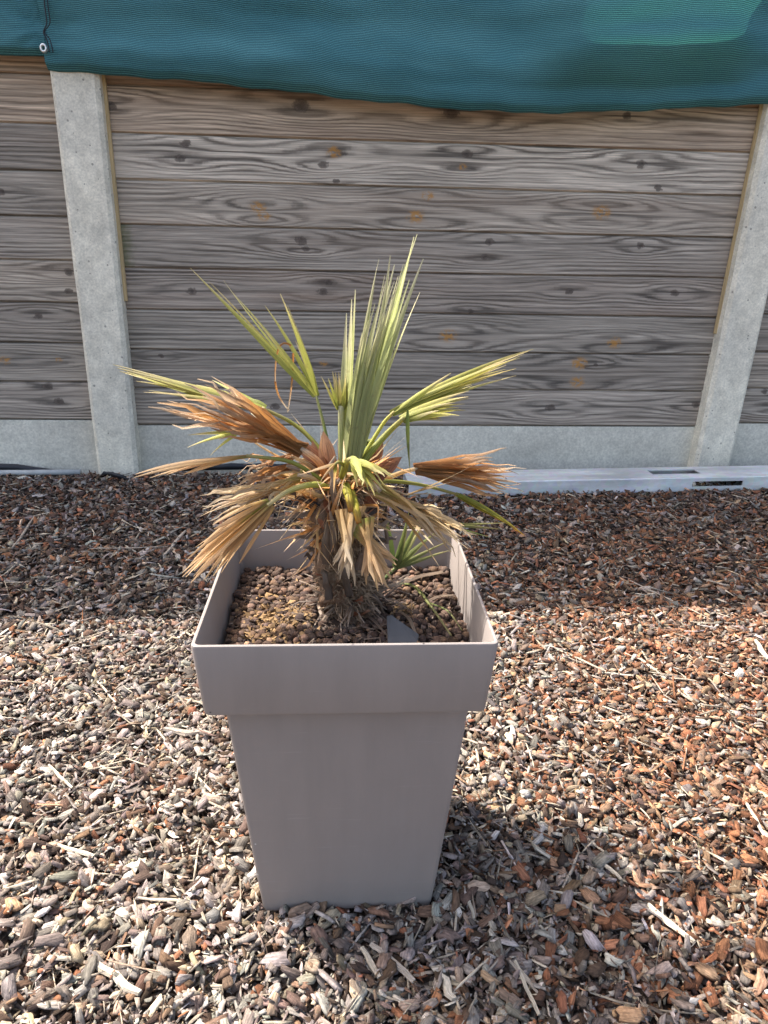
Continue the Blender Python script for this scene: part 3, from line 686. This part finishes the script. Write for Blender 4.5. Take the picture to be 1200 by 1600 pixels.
for i in range(len(u)):
    bv, bt_ = base_p[i % 8]
    a, c = rng.uniform(0, 6.28, 2); rm = np.array(Matrix.Rotation(a, 3, 'Z') @ Matrix.Rotation(rng.normal(0, .5), 3, 'X'))
    V = (bv*rad[i])@rm.T; tn = CP[rng.integers(0, 5)]*math.exp(rng.normal(-.1, .4))
    if i in big:
        me = np_mesh('clay_pebble', [(V[None], bt_, V[None, :, :2], tn[None])], M['clay']); me.polygons.foreach_set('use_smooth', [True]*len(me.polygons))
        link('clay_pebble', me, soil, P[i])
    else: rest.append((V[None]+P[i], bt_, V[None, :, :2], tn[None]))
me = np_mesh('clay_pebbles', rest, M['clay']); me.polygons.foreach_set('use_smooth', [True]*len(me.polygons))
tag(link('clay_pebbles', me, soil), kind='stuff')
# dry moss crumbs and rootlets
mb = MB()
for k in range(720):
    c = atz(random.gauss(432, 30), random.gauss(965, 20), SZ+.010) if k < 620 else atz(random.gauss(632, 10), random.gauss(948, 6), SZ+.009)
    if abs(c.x-POT.x) > .125 or abs(c.y-POT.y) > .125: continue
    c.z = sz(c.x-POT.x, c.y-POT.y)+random.uniform(.001, .006)
    s_ = random.uniform(.0012, .0032); pts = [c+Vector((random.gauss(0, s_), random.gauss(0, s_), random.gauss(0, s_*.7))) for _ in range(4)]
    mb.add(pts, [(0,1,2),(0,2,3),(0,3,1),(1,3,2)])
tag(mb.build('dry_moss', M['moss'], soil), kind='stuff')
lt = MB()
for k in range(260):
    u_, v_ = (random.gauss(.0, .045), random.gauss(-.02, .04)) if k % 2 else (random.uniform(-.125, .125), random.uniform(-.125, .125))
    if abs(u_) > .126 or abs(v_) > .126: continue
    c = Vector((POT.x+u_, POT.y+v_, sz(u_, v_)+random.uniform(.003, .008))); a = random.uniform(0, 6.28); L = random.uniform(.004, .018); wd_ = random.uniform(.0006, .0024)
    d1 = Vector((math.cos(a), math.sin(a), random.gauss(0, .25)))*L*.5; s1 = Vector((-math.sin(a), math.cos(a), random.gauss(0, .4)))*wd_*.5; up3 = Vector((0, 0, wd_*.4))
    lt.add([c-d1-s1, c-d1+s1, c+d1*.9+s1*.7, c+d1-s1*.4, c+up3], [(0,1,4), (1,2,4), (2,3,4), (3,0,4), (3,2,1,0)], [(0, 0), (1, 0), (1, 1), (0, 1), (.5, .5)])
tag(lt.build('leaf_litter', M['stub'], soil), kind='stuff')

# ================================================================== PALM
TB = atz(545, 958, SZ); YC = TB.y
def T3(p): return aty(p[0], p[1], YC+(p[2] if len(p) > 2 else 0.))
palm = empty('palm', TB, 'small half-dead fan palm with browned fronds growing in the taupe planter', 'palm')
tb = MB(); rings = []
TT = aty(532, 752, YC); nseg = 34; S = 40
for i in range(nseg+1):
    t = i/nseg; c = TB.lerp(TT, t) + Vector((-.006*math.sin(t*3.1), 0, -.01*(1-t)))
    rad = (.030-.008*t+.010*math.exp(-((t-.8)/.2)**2))*(1. if t < .93 else 1-(t-.93)*6)
    rings.append([c+Vector((math.cos(2*math.pi*k/S), math.sin(2*math.pi*k/S), 0))*rad*(.92+.45*mnoise.noise(Vector((math.cos(2*math.pi*k/S)*2.6, math.sin(2*math.pi*k/S)*2.6, t*11)))+.2*mnoise.noise(Vector((math.cos(2*math.pi*k/S)*6, math.sin(2*math.pi*k/S)*6, t*26)))) for k in range(S)])
tb.loft(rings); tb.build('trunk', M['fibre'], palm, True)
def blade(P0, P1, P2, wdt, face, n=9, prof=None, fold=.45, twist=0., name='leaflet', mat=None, parent=None, crumple=0.):
    """folded strip along a quadratic curve"""
    m = MB(); vts, uvs = [], []
    sd = random.uniform(0, 99)
    for i in range(n+1):
        t = i/n; p = P0*(1-t)**2+P1*2*t*(1-t)+P2*t*t; tg = ((P1-P0)*(1-t)+(P2-P1)*t).normalized()
        f = face-tg*face.dot(tg); f.normalize(); sd_ = tg.cross(f)
        a = twist*t; s_ = sd_*math.cos(a)+f*math.sin(a); nn_ = f*math.cos(a)-sd_*math.sin(a)
        ww = wdt*(prof(t) if prof else (min(1, .45+t*3.2)*(1-max(0, t-.35)/.65*.92)))
        if crumple:
            p = p + Vector((mnoise.noise(Vector((sd, t*5, 0))), mnoise.noise(Vector((sd, t*5, 7))), mnoise.noise(Vector((sd, t*5, 13)))))*crumple*t
        vts += [p-s_*ww/2, p+nn_*ww*fold*.5, p+s_*ww/2]; uvs += [(0, t), (.5, t), (1, t)]
    fs = [q for i in range(n) for q in ((3*i, 3*i+1, 3*i+4, 3*i+3), (3*i+1, 3*i+2, 3*i+5, 3*i+4))]
    m.add(vts, fs, uvs); return m.build(name, mat, parent, True)
CAMV = -fw
BLUNT = lambda t: .6*min(1, .6+.9*t)*(1-max(0, (t-.72)/.28)*.85)
def frond(stalk, tips, mat,  wdt=.0065, stalk_r=.0028, smat=None, sag=.06, extra=1, spread=5, label=None, base_spread=0., crumple=.0, twist=.5, jl=.1, dz=.012, cam=.6):
    pts = catmull([T3(p) for p in stalk], 6)
    m = MB(); m.tube(pts, lambda t: stalk_r*(1.25-.5*t), 7)
    fo = m.build('frond', smat or M['green'], palm, True)
    if label: fo['label'] = label
    hub = pts[-1]; hdir = (pts[-1]-pts[-3]).normalized()
    for k, tp in enumerate(tips):
        for e in range(extra if k < len(tips)-1 or extra == 1 else 1):
            q = list(tp) + [0]*(3-len(tp))
            if e:
                nx_ = list(tips[k+1]) + [0]*(3-len(tips[k+1])); f_ = e/extra; q = [q[i]*(1-f_)+nx_[i]*f_ for i in range(3)]
            q[0] += random.gauss(0, spread*.5); q[1] += random.gauss(0, spread*.5); q[2] += random.gauss(0, dz)
            tip = T3(q); L = (tip-hub).length
            if e: tip = hub+(tip-hub)*random.uniform(1-2*jl, 1+jl*.3)
            lat = hdir.cross(CAMV).normalized()
            off = lat*base_spread*((k+e/extra)/max(1, len(tips)-1)-.5)
            p0 = hub-hdir*.004+off; ctrl = p0.lerp(tip, .5) + Vector((0, 0, 1))*sag*L + Vector([random.gauss(0, .022)*L for _ in range(3)]) + hdir*.06*L
            face = (CAMV*cam+Vector((random.gauss(0, .5), random.gauss(-.1, .4), random.gauss(.6, .4)))).normalized()
            blade(p0, ctrl, tip, wdt*random.uniform(.75, 1.2), face, 10, mat=mat, parent=fo, twist=random.gauss(0, twist), crumple=crumple, fold=random.uniform(.3, .7), prof=BLUNT if mat in (M['tan'], M['half'], M['straw'], M['rust']) and wdt > .005 else None)
    return fo
# --- upright spear in the middle
frond([(540,790),(544,740),(548,712)], [(540,490,-.01),(549,468,.0),(556,455,.01),(566,520,-.01),(584,432,.0),(591,405,.01),(598,430,-.012),(611,398,.01),(616,412,.02),(605,440,-.02),(633,412,.015),(646,372,.0),(653,369,.02),(661,405,.01),(640,440,-.01),(652,430,.02),(657,455,.0),(620,500,.02)],
      M['spear'], .0085, .0085, M['spear'], .0, 1, 3, 'pale green upright spear', .020, twist=.25)
fr = [o for o in palm.children if o.name.startswith('frond')][0]
for k in range(8):
    q_ = k/7; jz = random.uniform(-.004, .004)
    blade(T3((537+20*q_,738,-.012+jz)), T3((546+26*q_,600,-.014+jz)), T3((575+48*q_+random.gauss(0,5),500-55*math.sin(q_*2.6)+random.gauss(0,14),-.012+jz)), .0062, (CAMV+Vector((random.gauss(0,.35),0,0))).normalized(), 12, mat=M['spear'], parent=fr, fold=.9)
frond([(537,745,-.01),(535,690,-.008),(533,634,-.005)], [(500,586),(514,592),(519,583),(524,582),(529,583),(534,584),(539,585),(543,590),(546,597)], M['green'], .0048, .0042, M['spear'], 0, 1, 2, 'short pale fan beside the spear', .008, twist=.2)
# --- upper left
f2 = frond([(520,735,.01),(508,672,.02),(493,614,.04)], [(300,418,.09),(325,442,.08),(352,436,.10),(364,458,.09),(395,492,.07),(412,478,.08),(440,458,.06),(448,478,.05),(462,535,.06)], M['green'], .0062, .0018, M['dark_green'], .0, 1, 4, None, .005, twist=.3)
for a, b, c in (((455,540,.05),(428,520,.05),(430,598,.05)), ((430,596,.05),(432,622,.05),(452,641,.05)), ((458,552,.05),(458,600,.05),(449,644,.05))):
    blade(T3(a), T3(b), T3(c), .0022, CAMV, 8, mat=M['rust'], parent=f2, prof=lambda t: 1-.3*t)
# --- left
frond([(528,742,.0),(490,690,.02),(455,660,.03),(409,637,.03)], [(176,570,.05),(183,575,.05),(196,585,.05),(188,580,.06),(212,580,.05),(226,611,.03),(232,600,.04),(260,600,.05),(330,596,.06),(350,628,.04)], M['green'], .0085, .0024, M['green'], .01, 2, 4, None, .006, twist=.3)
frond([(512,748,-.02),(498,722,-.02),(470,700,-.02)], [(258,622,-.03),(262,644,-.03),(238,641,-.02),(275,610,-.04),(290,604,-.03),(318,588,-.05),(334,588,-.04),(352,612,-.03),(268,655,-.03),(300,655,-.02),(330,672,-.04),(352,685,-.02)], M['rust'], .0095, .0038, M['rust'], .05, 3, 9, 'dead rust-brown frond', .016, .008, .9)
frond([(505,740,.02),(470,705,.03),(440,678,.03)], [(392,645,.05),(400,640,.04),(396,652,.05),(410,660,.04)], M['spear'], .0055, .0025, M['spear'], .04, 1, 3, None, .003)
frond([(480,735,.03),(420,705,.04),(370,672,.05)], [(294,681,.06),(293,698,.06),(326,714,.05),(330,690,.05)], M['green'], .0042, .0012, M['tan'], .0, 1, 2)
frond([(505,752,-.02),(455,722,-.03),(385,712,-.04)], [(209,740,-.06),(213,746,-.06),(232,746,-.05),(285,738,-.05),(240,737,-.07)], M['half'], .0065, .0022, M['green'], .02, 2, 3, None, .002, twist=.3)
frond([(510,765,-.01),(480,738,-.01),(447,728,-.01)], [(372,748,-.02),(380,762,-.02),(392,740,-.02),(400,768,-.03),(368,758,.0),(420,765,-.02)], M['rust'], .008, .0036, M['stub'], .06, 2, 6, 'crumpled brown frond', .01, .010, 1.1)
frond([(510,765,.02),(480,745,.02),(455,740,.02)], [(385,742,.03),(395,728,.03),(375,752,.03),(410,745,.03)], M['tan'], .0075, .003, M['half'], .05, 2, 5, None, .006, .008, 1.0)
frond([(505,775,-.03),(470,765,-.03),(438,762,-.03)], [(311,783,-.05),(318,796,-.05),(312,805,-.05),(330,772,-.04),(328,815,-.05),(345,816,-.04),(352,795,-.04),(325,778,-.06)], M['tan'], .0068, .0034, M['tan'], .05, 2, 5, 'pale straw frond', .008, .006, .8)
frond([(525,765,-.02),(490,757,-.045),(450,768,-.055),(418,790,-.065)], [(375,880,-.05),(352,868,-.06),(345,893,-.06),(330,899,-.06),(319,905,-.07),(308,902,-.07),(298,907,-.07),(290,903,-.08),(285,893,-.08),(290,885,-.08),(300,868,-.08),(315,845,-.09),(330,818,-.09)], M['half'], .0075, .0030, M['green'], .05, 2, 4, 'half dry frond, orange tan with green edges', .010, twist=.3)
frond([(512,770,-.02),(488,748,-.03),(465,742,-.035)], [(398,790,-.04),(410,772,-.05),(385,775,-.04),(420,795,-.04),(405,750,-.03),(432,808,-.04)], M['straw'], .0055, .003, M['tan'], .06, 2, 7, 'frayed straw frond', .012, .012, 1.2)
frond([(515,760,.0),(485,728,-.005),(455,712,-.01)], [(372,728,-.01),(385,715,-.01),(360,740,-.01),(395,735,-.02),(410,722,-.01)], M['rust'], .0052, .0026, M['tan'], .05, 2, 6, 'frayed brown frond', .010, .012, 1.2)
# --- drooping front fronds
frond([(540,760,-.03),(546,780,-.055),(549,800,-.062)], [(519,880,-.075),(526,893,-.08),(533,905,-.08),(541,886,-.09),(545,908,-.08),(551,888,-.09),(556,914,-.08)], M['tan'], .0082, .0042, M['tipburn'], .04, 3, 4, 'drooping straw-coloured frond with yellow stalk', .030, .003, .15, cam=2.5)
frond([(548,770,-.03),(556,795,-.06),(561,818,-.068)], [(568,900,-.08),(574,912,-.08),(582,905,-.09),(590,921,-.08),(597,912,-.09),(604,918,-.08),(611,908,-.08),(617,884,-.08),(619,878,-.07),(612,892,-.09)], M['half'], .0082, .0042, M['tipburn'], .05, 2, 4, 'drooping yellow tan frond', .030, .003, .15, cam=2.5)
frond([(535,745,-.03),(542,722,-.045),(556,716,-.05)], [(560,762,-.07),(572,765,-.07),(583,770,-.06),(592,772,-.06),(601,768,-.06),(608,762,-.05),(610,742,-.05),(622,748,-.05)], M['green'], .0070, .0032, M['green'], .12, 2, 4, None, .006, .003, .5)
frond([(540,730,-.04),(530,722,-.05),(520,728,-.05)], [(470,742,-.06),(488,738,-.06),(500,752,-.06),(520,770,-.06)], M['half'], .0035, .0016, M['green'], .05, 1, 4)
# --- right
frond([(552,755,-.02),(572,752,-.03),(595,768,-.035)], [(690,845,-.03),(700,852,-.03),(715,865,-.03),(722,848,-.02),(734,842,-.02),(731,855,-.03),(700,822,-.02),(726,830,-.01),(742,837,-.02),(700,800,-.01),(685,838,-.05)], M['straw'], .0075, .0036, M['tan'], .06, 3, 6, 'dry straw frond hanging to the rim corner', .014, .007, .9)
fs = frond([(552,770,-.01),(585,775,-.02),(625,800,-.02)], [(688,888,-.02),(680,855,-.01)], M['tan'], .0042, .0018, M['tan'], .03, 1, 2)
frond([(555,760,.01),(600,752,.02),(655,757,.04),(716,773,.06)], [(821,837,.08),(817,835,.08),(812,833,.07),(806,826,.08),(795,822,.07)], M['tipburn'], .0058, .0022, M['green'], .03, 2, 2, 'yellow green frond with burnt orange tip', .002, twist=.2)
frond([(560,755,.02),(600,748,.04),(628,738,.05),(652,732,.06)], [(797,708,.08),(770,714,.08),(803,735,.08),(822,734,.08),(812,742,.09),(815,756,.07),(820,774,.07),(790,768,.08),(778,775,.07),(795,752,.08),(735,748,.07)], M['rust'], .0085, .0028, M['tan'], .0, 3, 6, 'dead brown frond reaching right', .012, .006, .8)
frond([(548,745,.01),(575,700,.02),(600,660,.03),(616,643,.03)], [(835,545,.06),(828,549,.06),(812,560,.06),(818,556,.05),(806,575,.05),(792,577,.05),(806,585,.06),(706,585,.05),(760,590,.05),(740,602,.05)], M['green'], .0070, .0022, M['green'], .02, 2, 3, None, .006, twist=.3)
f15 = frond([(550,750,-.01),(578,708,.0),(606,676,.01),(632,652,.01)], [(735,614,.02),(733,621,.02),(727,630,.02),(728,640,.01),(718,647,.02),(700,651,.02),(688,656,.01),(700,628,.03),(712,622,.02)], M['green'], .0068, .0036, M['green'], .04, 2, 3, None, .008, twist=.3)
blade(T3((637,640,.0)), T3((636,690,.0)), T3((641,737,.0)), .0042, CAMV, 8, mat=M['dark_green'], parent=f15)
frond([(550,735,.02),(560,705,.02),(566,688,.03)], [(592,684,.03),(604,696,.03),(600,704,.03),(585,690,.03)], M['dark_green'], .006, .0015, M['green'], .1, 1, 2)
# --- low green shoot at the back, and stray blades
frond([(600,905,.03),(612,893,.04),(622,884,.045)], [(600,785,.05),(640,800,.06),(655,805,.06),(648,830,.05),(662,812,.07),(690,822,.07),(700,846,.06),(706,857,.05),(690,862,.05),(672,838,.06),(637,815,.05)], M['dark_green'], .0058, .002, M['dark_green'], .0, 1, 4, 'small dark green basal frond', .006, twist=.3)
frond([(580,775,.04),(640,790,.06),(700,822,.08)], [(782,826,.1),(770,838,.1),(795,818,.1),(745,820,.09)], M['dark_green'], .0040, .0014, M['green'], .03, 1, 3)
frond([(560,745,.0),(600,760,-.02),(640,775,-.02)], [(690,772,-.02),(715,750,-.01),(744,725,.0)], M['tan'], .0022, .0012, M['tan'], .02, 1, 2)

# --- red-brown leaf sheaths
def sheath(base, tip, wdt, bow=0., dy=0.):
    P0, P2 = T3((*base, dy)), T3((*tip, dy+.004)); pr = lambda t: .75+.35*math.sin(math.pi*min(t*1.3, 1)) if t < .55 else max(.02, 1.06*(1-((t-.55)/.45)**1.6))
    blade(P0, P0.lerp(P2, .5)+Vector((bow, 0, abs(bow)*.5)), P2, wdt, (CAMV+Vector((random.gauss(0, .3), 0, 0))).normalized(), 10, pr, -.5, name='leaf_sheath', mat=M['sheath'], parent=palm)
sheath((518,755), (505,673), .017, 0, -.008); sheath((505,748), (488,688), .011, -.002); sheath((520,762), (456,684), .017, .008, -.006); sheath((575,750), (628,714), .016, 0, .002)
sheath((570,745), (598,690), .012, .003, .012); sheath((505,756), (466,722), .010, 0, .01); sheath((600,742), (560,748), .014, 0, .0); sheath((528,800), (508,770), .018, 0, -.032)
sheath((512,825), (503,785), .015, 0, -.032); sheath((570,800), (590,762), .013, 0, -.02)
# --- old grey leaf bases on the trunk
def stub(base, tip, wdt, y0, y1):
    P0, P2 = T3((*base, y0)), T3((*tip, y1))
    blade(P0, P0.lerp(P2, .5)+Vector((random.gauss(0, .003), random.gauss(0, .003), 0)), P2, wdt*.8, (CAMV+Vector((random.gauss(0, .8), 0, .3))).normalized(), 7, lambda t: 1.1-.75*t**2, .9, name='leaf_base', crumple=.008, mat=random.choice((M['stub'], M['old_base'])), parent=palm)
for s_ in [((495,800),(432,812),.009,-.02,-.03),((490,795),(460,805),.010,-.01,-.02),((492,835),(460,842),.009,-.02,-.03),((498,862),(474,856),.008,-.02,-.03),((525,790),(520,715),.011,-.035,-.036),
           ((512,880),(508,818),.014,-.034,-.040),((505,780),(480,735),.011,-.03,-.03),((500,790),(450,770),.010,-.02,-.02),((515,780),(540,735),.010,-.03,-.02),((545,800),(535,760),.012,-.035,-.035),
           ((575,800),(600,785),.010,-.02,-.01),((580,830),(620,808),.009,-.01,.0),((582,845),(622,840),.007,.0,.01),((520,860),(514,800),.012,-.034,-.036),((560,890),(575,850),.012,-.034,-.034),((515,935),(505,885),.013,-.034,-.036),
           ((545,930),(530,870),.012,-.036,-.038),((598,820),(604,790),.006,.0,.0),((605,850),(600,790),.005,.0,.01)]: stub(*s_)
for k in range(46):
    a = random.uniform(math.pi*.85, math.pi*2.15); t = random.uniform(.05, .98); c = TB.lerp(TT, t); o_ = Vector((math.cos(a), math.sin(a), 0)); rr = .025+.006*random.random()
    P0 = c+o_*rr*.85; P2 = P0+o_*random.uniform(.004, .016)+Vector((random.gauss(0, .004), 0, random.uniform(.004, .020)))
    blade(P0, P0.lerp(P2, .5)+o_*.004, P2, random.uniform(.004, .009), (o_+Vector((0, 0, .3))).normalized(), 4, lambda t: 1.15-.8*t, .5, name='leaf_base', mat=random.choice((M['stub'], M['old_base'], M['old_base'], M['sheath'])), crumple=.01, parent=palm)
# skirt of dead bases round the foot
for k in range(74):
    a = random.uniform(math.pi*.8, math.pi*2.25)+random.gauss(0, .2); o_ = Vector((math.cos(a), math.sin(a), 0)); P0 = TB+o_*random.uniform(.006, .03)+Vector((.008, 0, random.uniform(.004, .03)))
    P2 = P0+o_*random.uniform(.012, .05)+Vector((random.gauss(0, .012), random.gauss(0, .012), random.uniform(-.022, .03))); P2.z = max(P2.z, SZ+.004)
    blade(P0, P0.lerp(P2, .5)+Vector((0, 0, .006)), P2, random.choice((.0018, .0024, .003, .004, .0065)), Vector((random.gauss(0, .6), -.3, 1)).normalized(), 5, lambda t: 1.1-.75*t, .5, name='leaf_base', crumple=.006, mat=random.choice((M['stub'], M['old_base'], M['old_base'])), parent=palm)
# dry shreds caught between the leaf stalks
cr, cr2 = MB(), MB()
for k in range(520):
    a = random.uniform(0, 2*math.pi); o_ = Vector((math.cos(a), math.sin(a), 0)); p = TT+o_*random.uniform(.0, .03)+Vector((-.004, 0, random.uniform(-.06, .014)))
    d1 = (o_+Vector((random.gauss(0, .5), random.gauss(0, .5), random.gauss(.15, .6)))).normalized(); L = random.uniform(.012, .06) if k % 3 else random.uniform(.04, .09); s1 = d1.cross(Vector((random.gauss(0, 1), random.gauss(0, 1), random.gauss(0, 1)))).normalized()*random.uniform(.0006, .0022)
    q = p+d1*L*.5; e2 = q+(d1+Vector((random.gauss(0, .4), random.gauss(0, .4), random.gauss(-.3, .4)))).normalized()*L*.5
    (cr if k % 2 else cr2).add([p-s1, p+s1, q+s1, q-s1, e2], [(0,1,2,3), (3,2,4)], [(0, .2), (1, .2), (1, .6), (0, .6), (.5, 1)])
tag(cr.build('dry_shreds', M['tan'], palm), kind='stuff'); tag(cr2.build('rusty_shreds', M['rust'], palm), kind='stuff')
# fibre hairs
hb_ = MB()
for k in range(3200):
    a = random.uniform(0, 2*math.pi); t = random.random(); c = TB.lerp(TT, t); o_ = Vector((math.cos(a), math.sin(a), 0)); p = c+o_*.026
    d1 = (o_*.6+Vector((random.gauss(0, .7), random.gauss(0, .7), random.gauss(.1, .7)))).normalized(); L = random.uniform(.008, .022); s1 = d1.orthogonal().normalized()*random.uniform(.0004, .0010)
    q = p+d1*L*.5; e2 = q+(d1+Vector((random.gauss(0, .6), random.gauss(0, .6), random.gauss(-.2, .6)))).normalized()*L*.5
    hb_.add([p-s1, p+s1, q+s1, q-s1, e2], [(0,1,2,3), (3,2,4)])
tag(hb_.build('fibre', M['hair'], palm), kind='stuff')

# ---- loose dry stalks, blades and the slate shard lying in the pot
def stalk_piece(a, b, wdt, z0, z1, mat, label, nm='dry_stalk', cat='stalk', group='dry stalks lying in the planter'):
    A, B = atz(*a, z0), atz(*b, z1); m = MB(); n = 6
    d = (B-A).normalized(); s_ = d.cross(Vector((0, 0, 1))).normalized(); up2 = s_.cross(d); rings = []; uvs = []
    for i in range(n+1):
        t = i/n; c = A.lerp(B, t)+s_*.002*math.sin(t*5+a[0])+Vector((0, 0, .003*math.sin(math.pi*t))); ww = wdt*(.7+.3*math.sin(math.pi*t)+.15*random.random())/2
        rings.append([c-s_*ww, c+up2*ww*.55, c+s_*ww, c-up2*ww*.4]); uvs += [(q/4, t) for q in range(4)]
    m.loft(rings, uvs=uvs); return tag(m.build(nm, mat, None), label, cat, group)
Z = SZ+.006
stalk_piece((500,990), (520,945), .0045, Z+.002, Z+.012, M['stub'], 'pale dry stalk leaning beside the palm foot, crossing a shorter stalk')
stalk_piece((512,972), (494,945), .005, Z+.004, Z+.012, M['stub'], 'short pale dry stalk crossing a longer one at the palm foot')
stalk_piece((495,950), (530,948), .004, Z+.010, Z+.012, M['stub'], 'thin dry stalk lying flat across the palm foot')
stalk_piece((520,935), (535,885), .006, Z+.008, Z+.03, M['stub'], 'grey dry stalk propped upright against the palm trunk')
stalk_piece((632,912), (690,893), .008, Z+.002, Z+.004, M['stub'], 'broad grey dry leaf stalk near the back right of the planter')
stalk_piece((655,945), (710,930), .005, Z+.002, Z+.004, M['stub'], 'tan dry stalk lying on pebbles right of the palm')
stalk_piece((625,955), (655,995), .004, Z+.004, Z+.002, M['stub'], 'dark dry stalk beside the grey slate shard')
def arc_blade(pts, wdt, mat, label):
    P = [atz(a, b, z) for a, b, z in pts]; m = MB(); C_ = catmull(P, 6); rings = []; uvs = []
    for i, p in enumerate(C_):
        t = i/(len(C_)-1); tg = (C_[min(i+1, len(C_)-1)]-C_[max(0, i-1)]).normalized(); s_ = tg.cross(Vector((0, -.3, 1))).normalized(); ww = wdt*(.4+.6*math.sin(math.pi*min(.95, t+.1)))/2
        rings.append([p-s_*ww, p+Vector((0, 0, .0006)), p+s_*ww, p-Vector((0, 0, .0008))]); uvs += [(q/4, t) for q in range(4)]
    m.loft(rings, uvs=uvs); return tag(m.build('leaf_blade', mat, None, True), label, 'leaf')
arc_blade([(612,912,Z+.004),(645,915,Z+.012),(672,945,Z+.012),(705,993,Z+.002)], .005, M['dark_green'], 'long green leaf blade arching over the pebbles to the front rim')
arc_blade([(672,942,Z+.010),(700,955,Z+.012),(722,985,Z+.002)], .0026, M['dark_green'], 'thin green grass-like blade beside the long arching blade')
m = MB(); q = [atz(604, 968, SZ+.016), atz(612, 966, SZ+.018), atz(655, 997, SZ+.006), atz(652, 1008, SZ+.004), atz(606, 1008, SZ+.004)]
m.loft([[p for p in q], [p+Vector((0, .002, .0035)) for p in q]]); tag(bevel(m.build('slate_shard', M['slate']), .0006, 1), 'flat dark grey slate shard stuck in the pebbles by the front rim', 'slate')
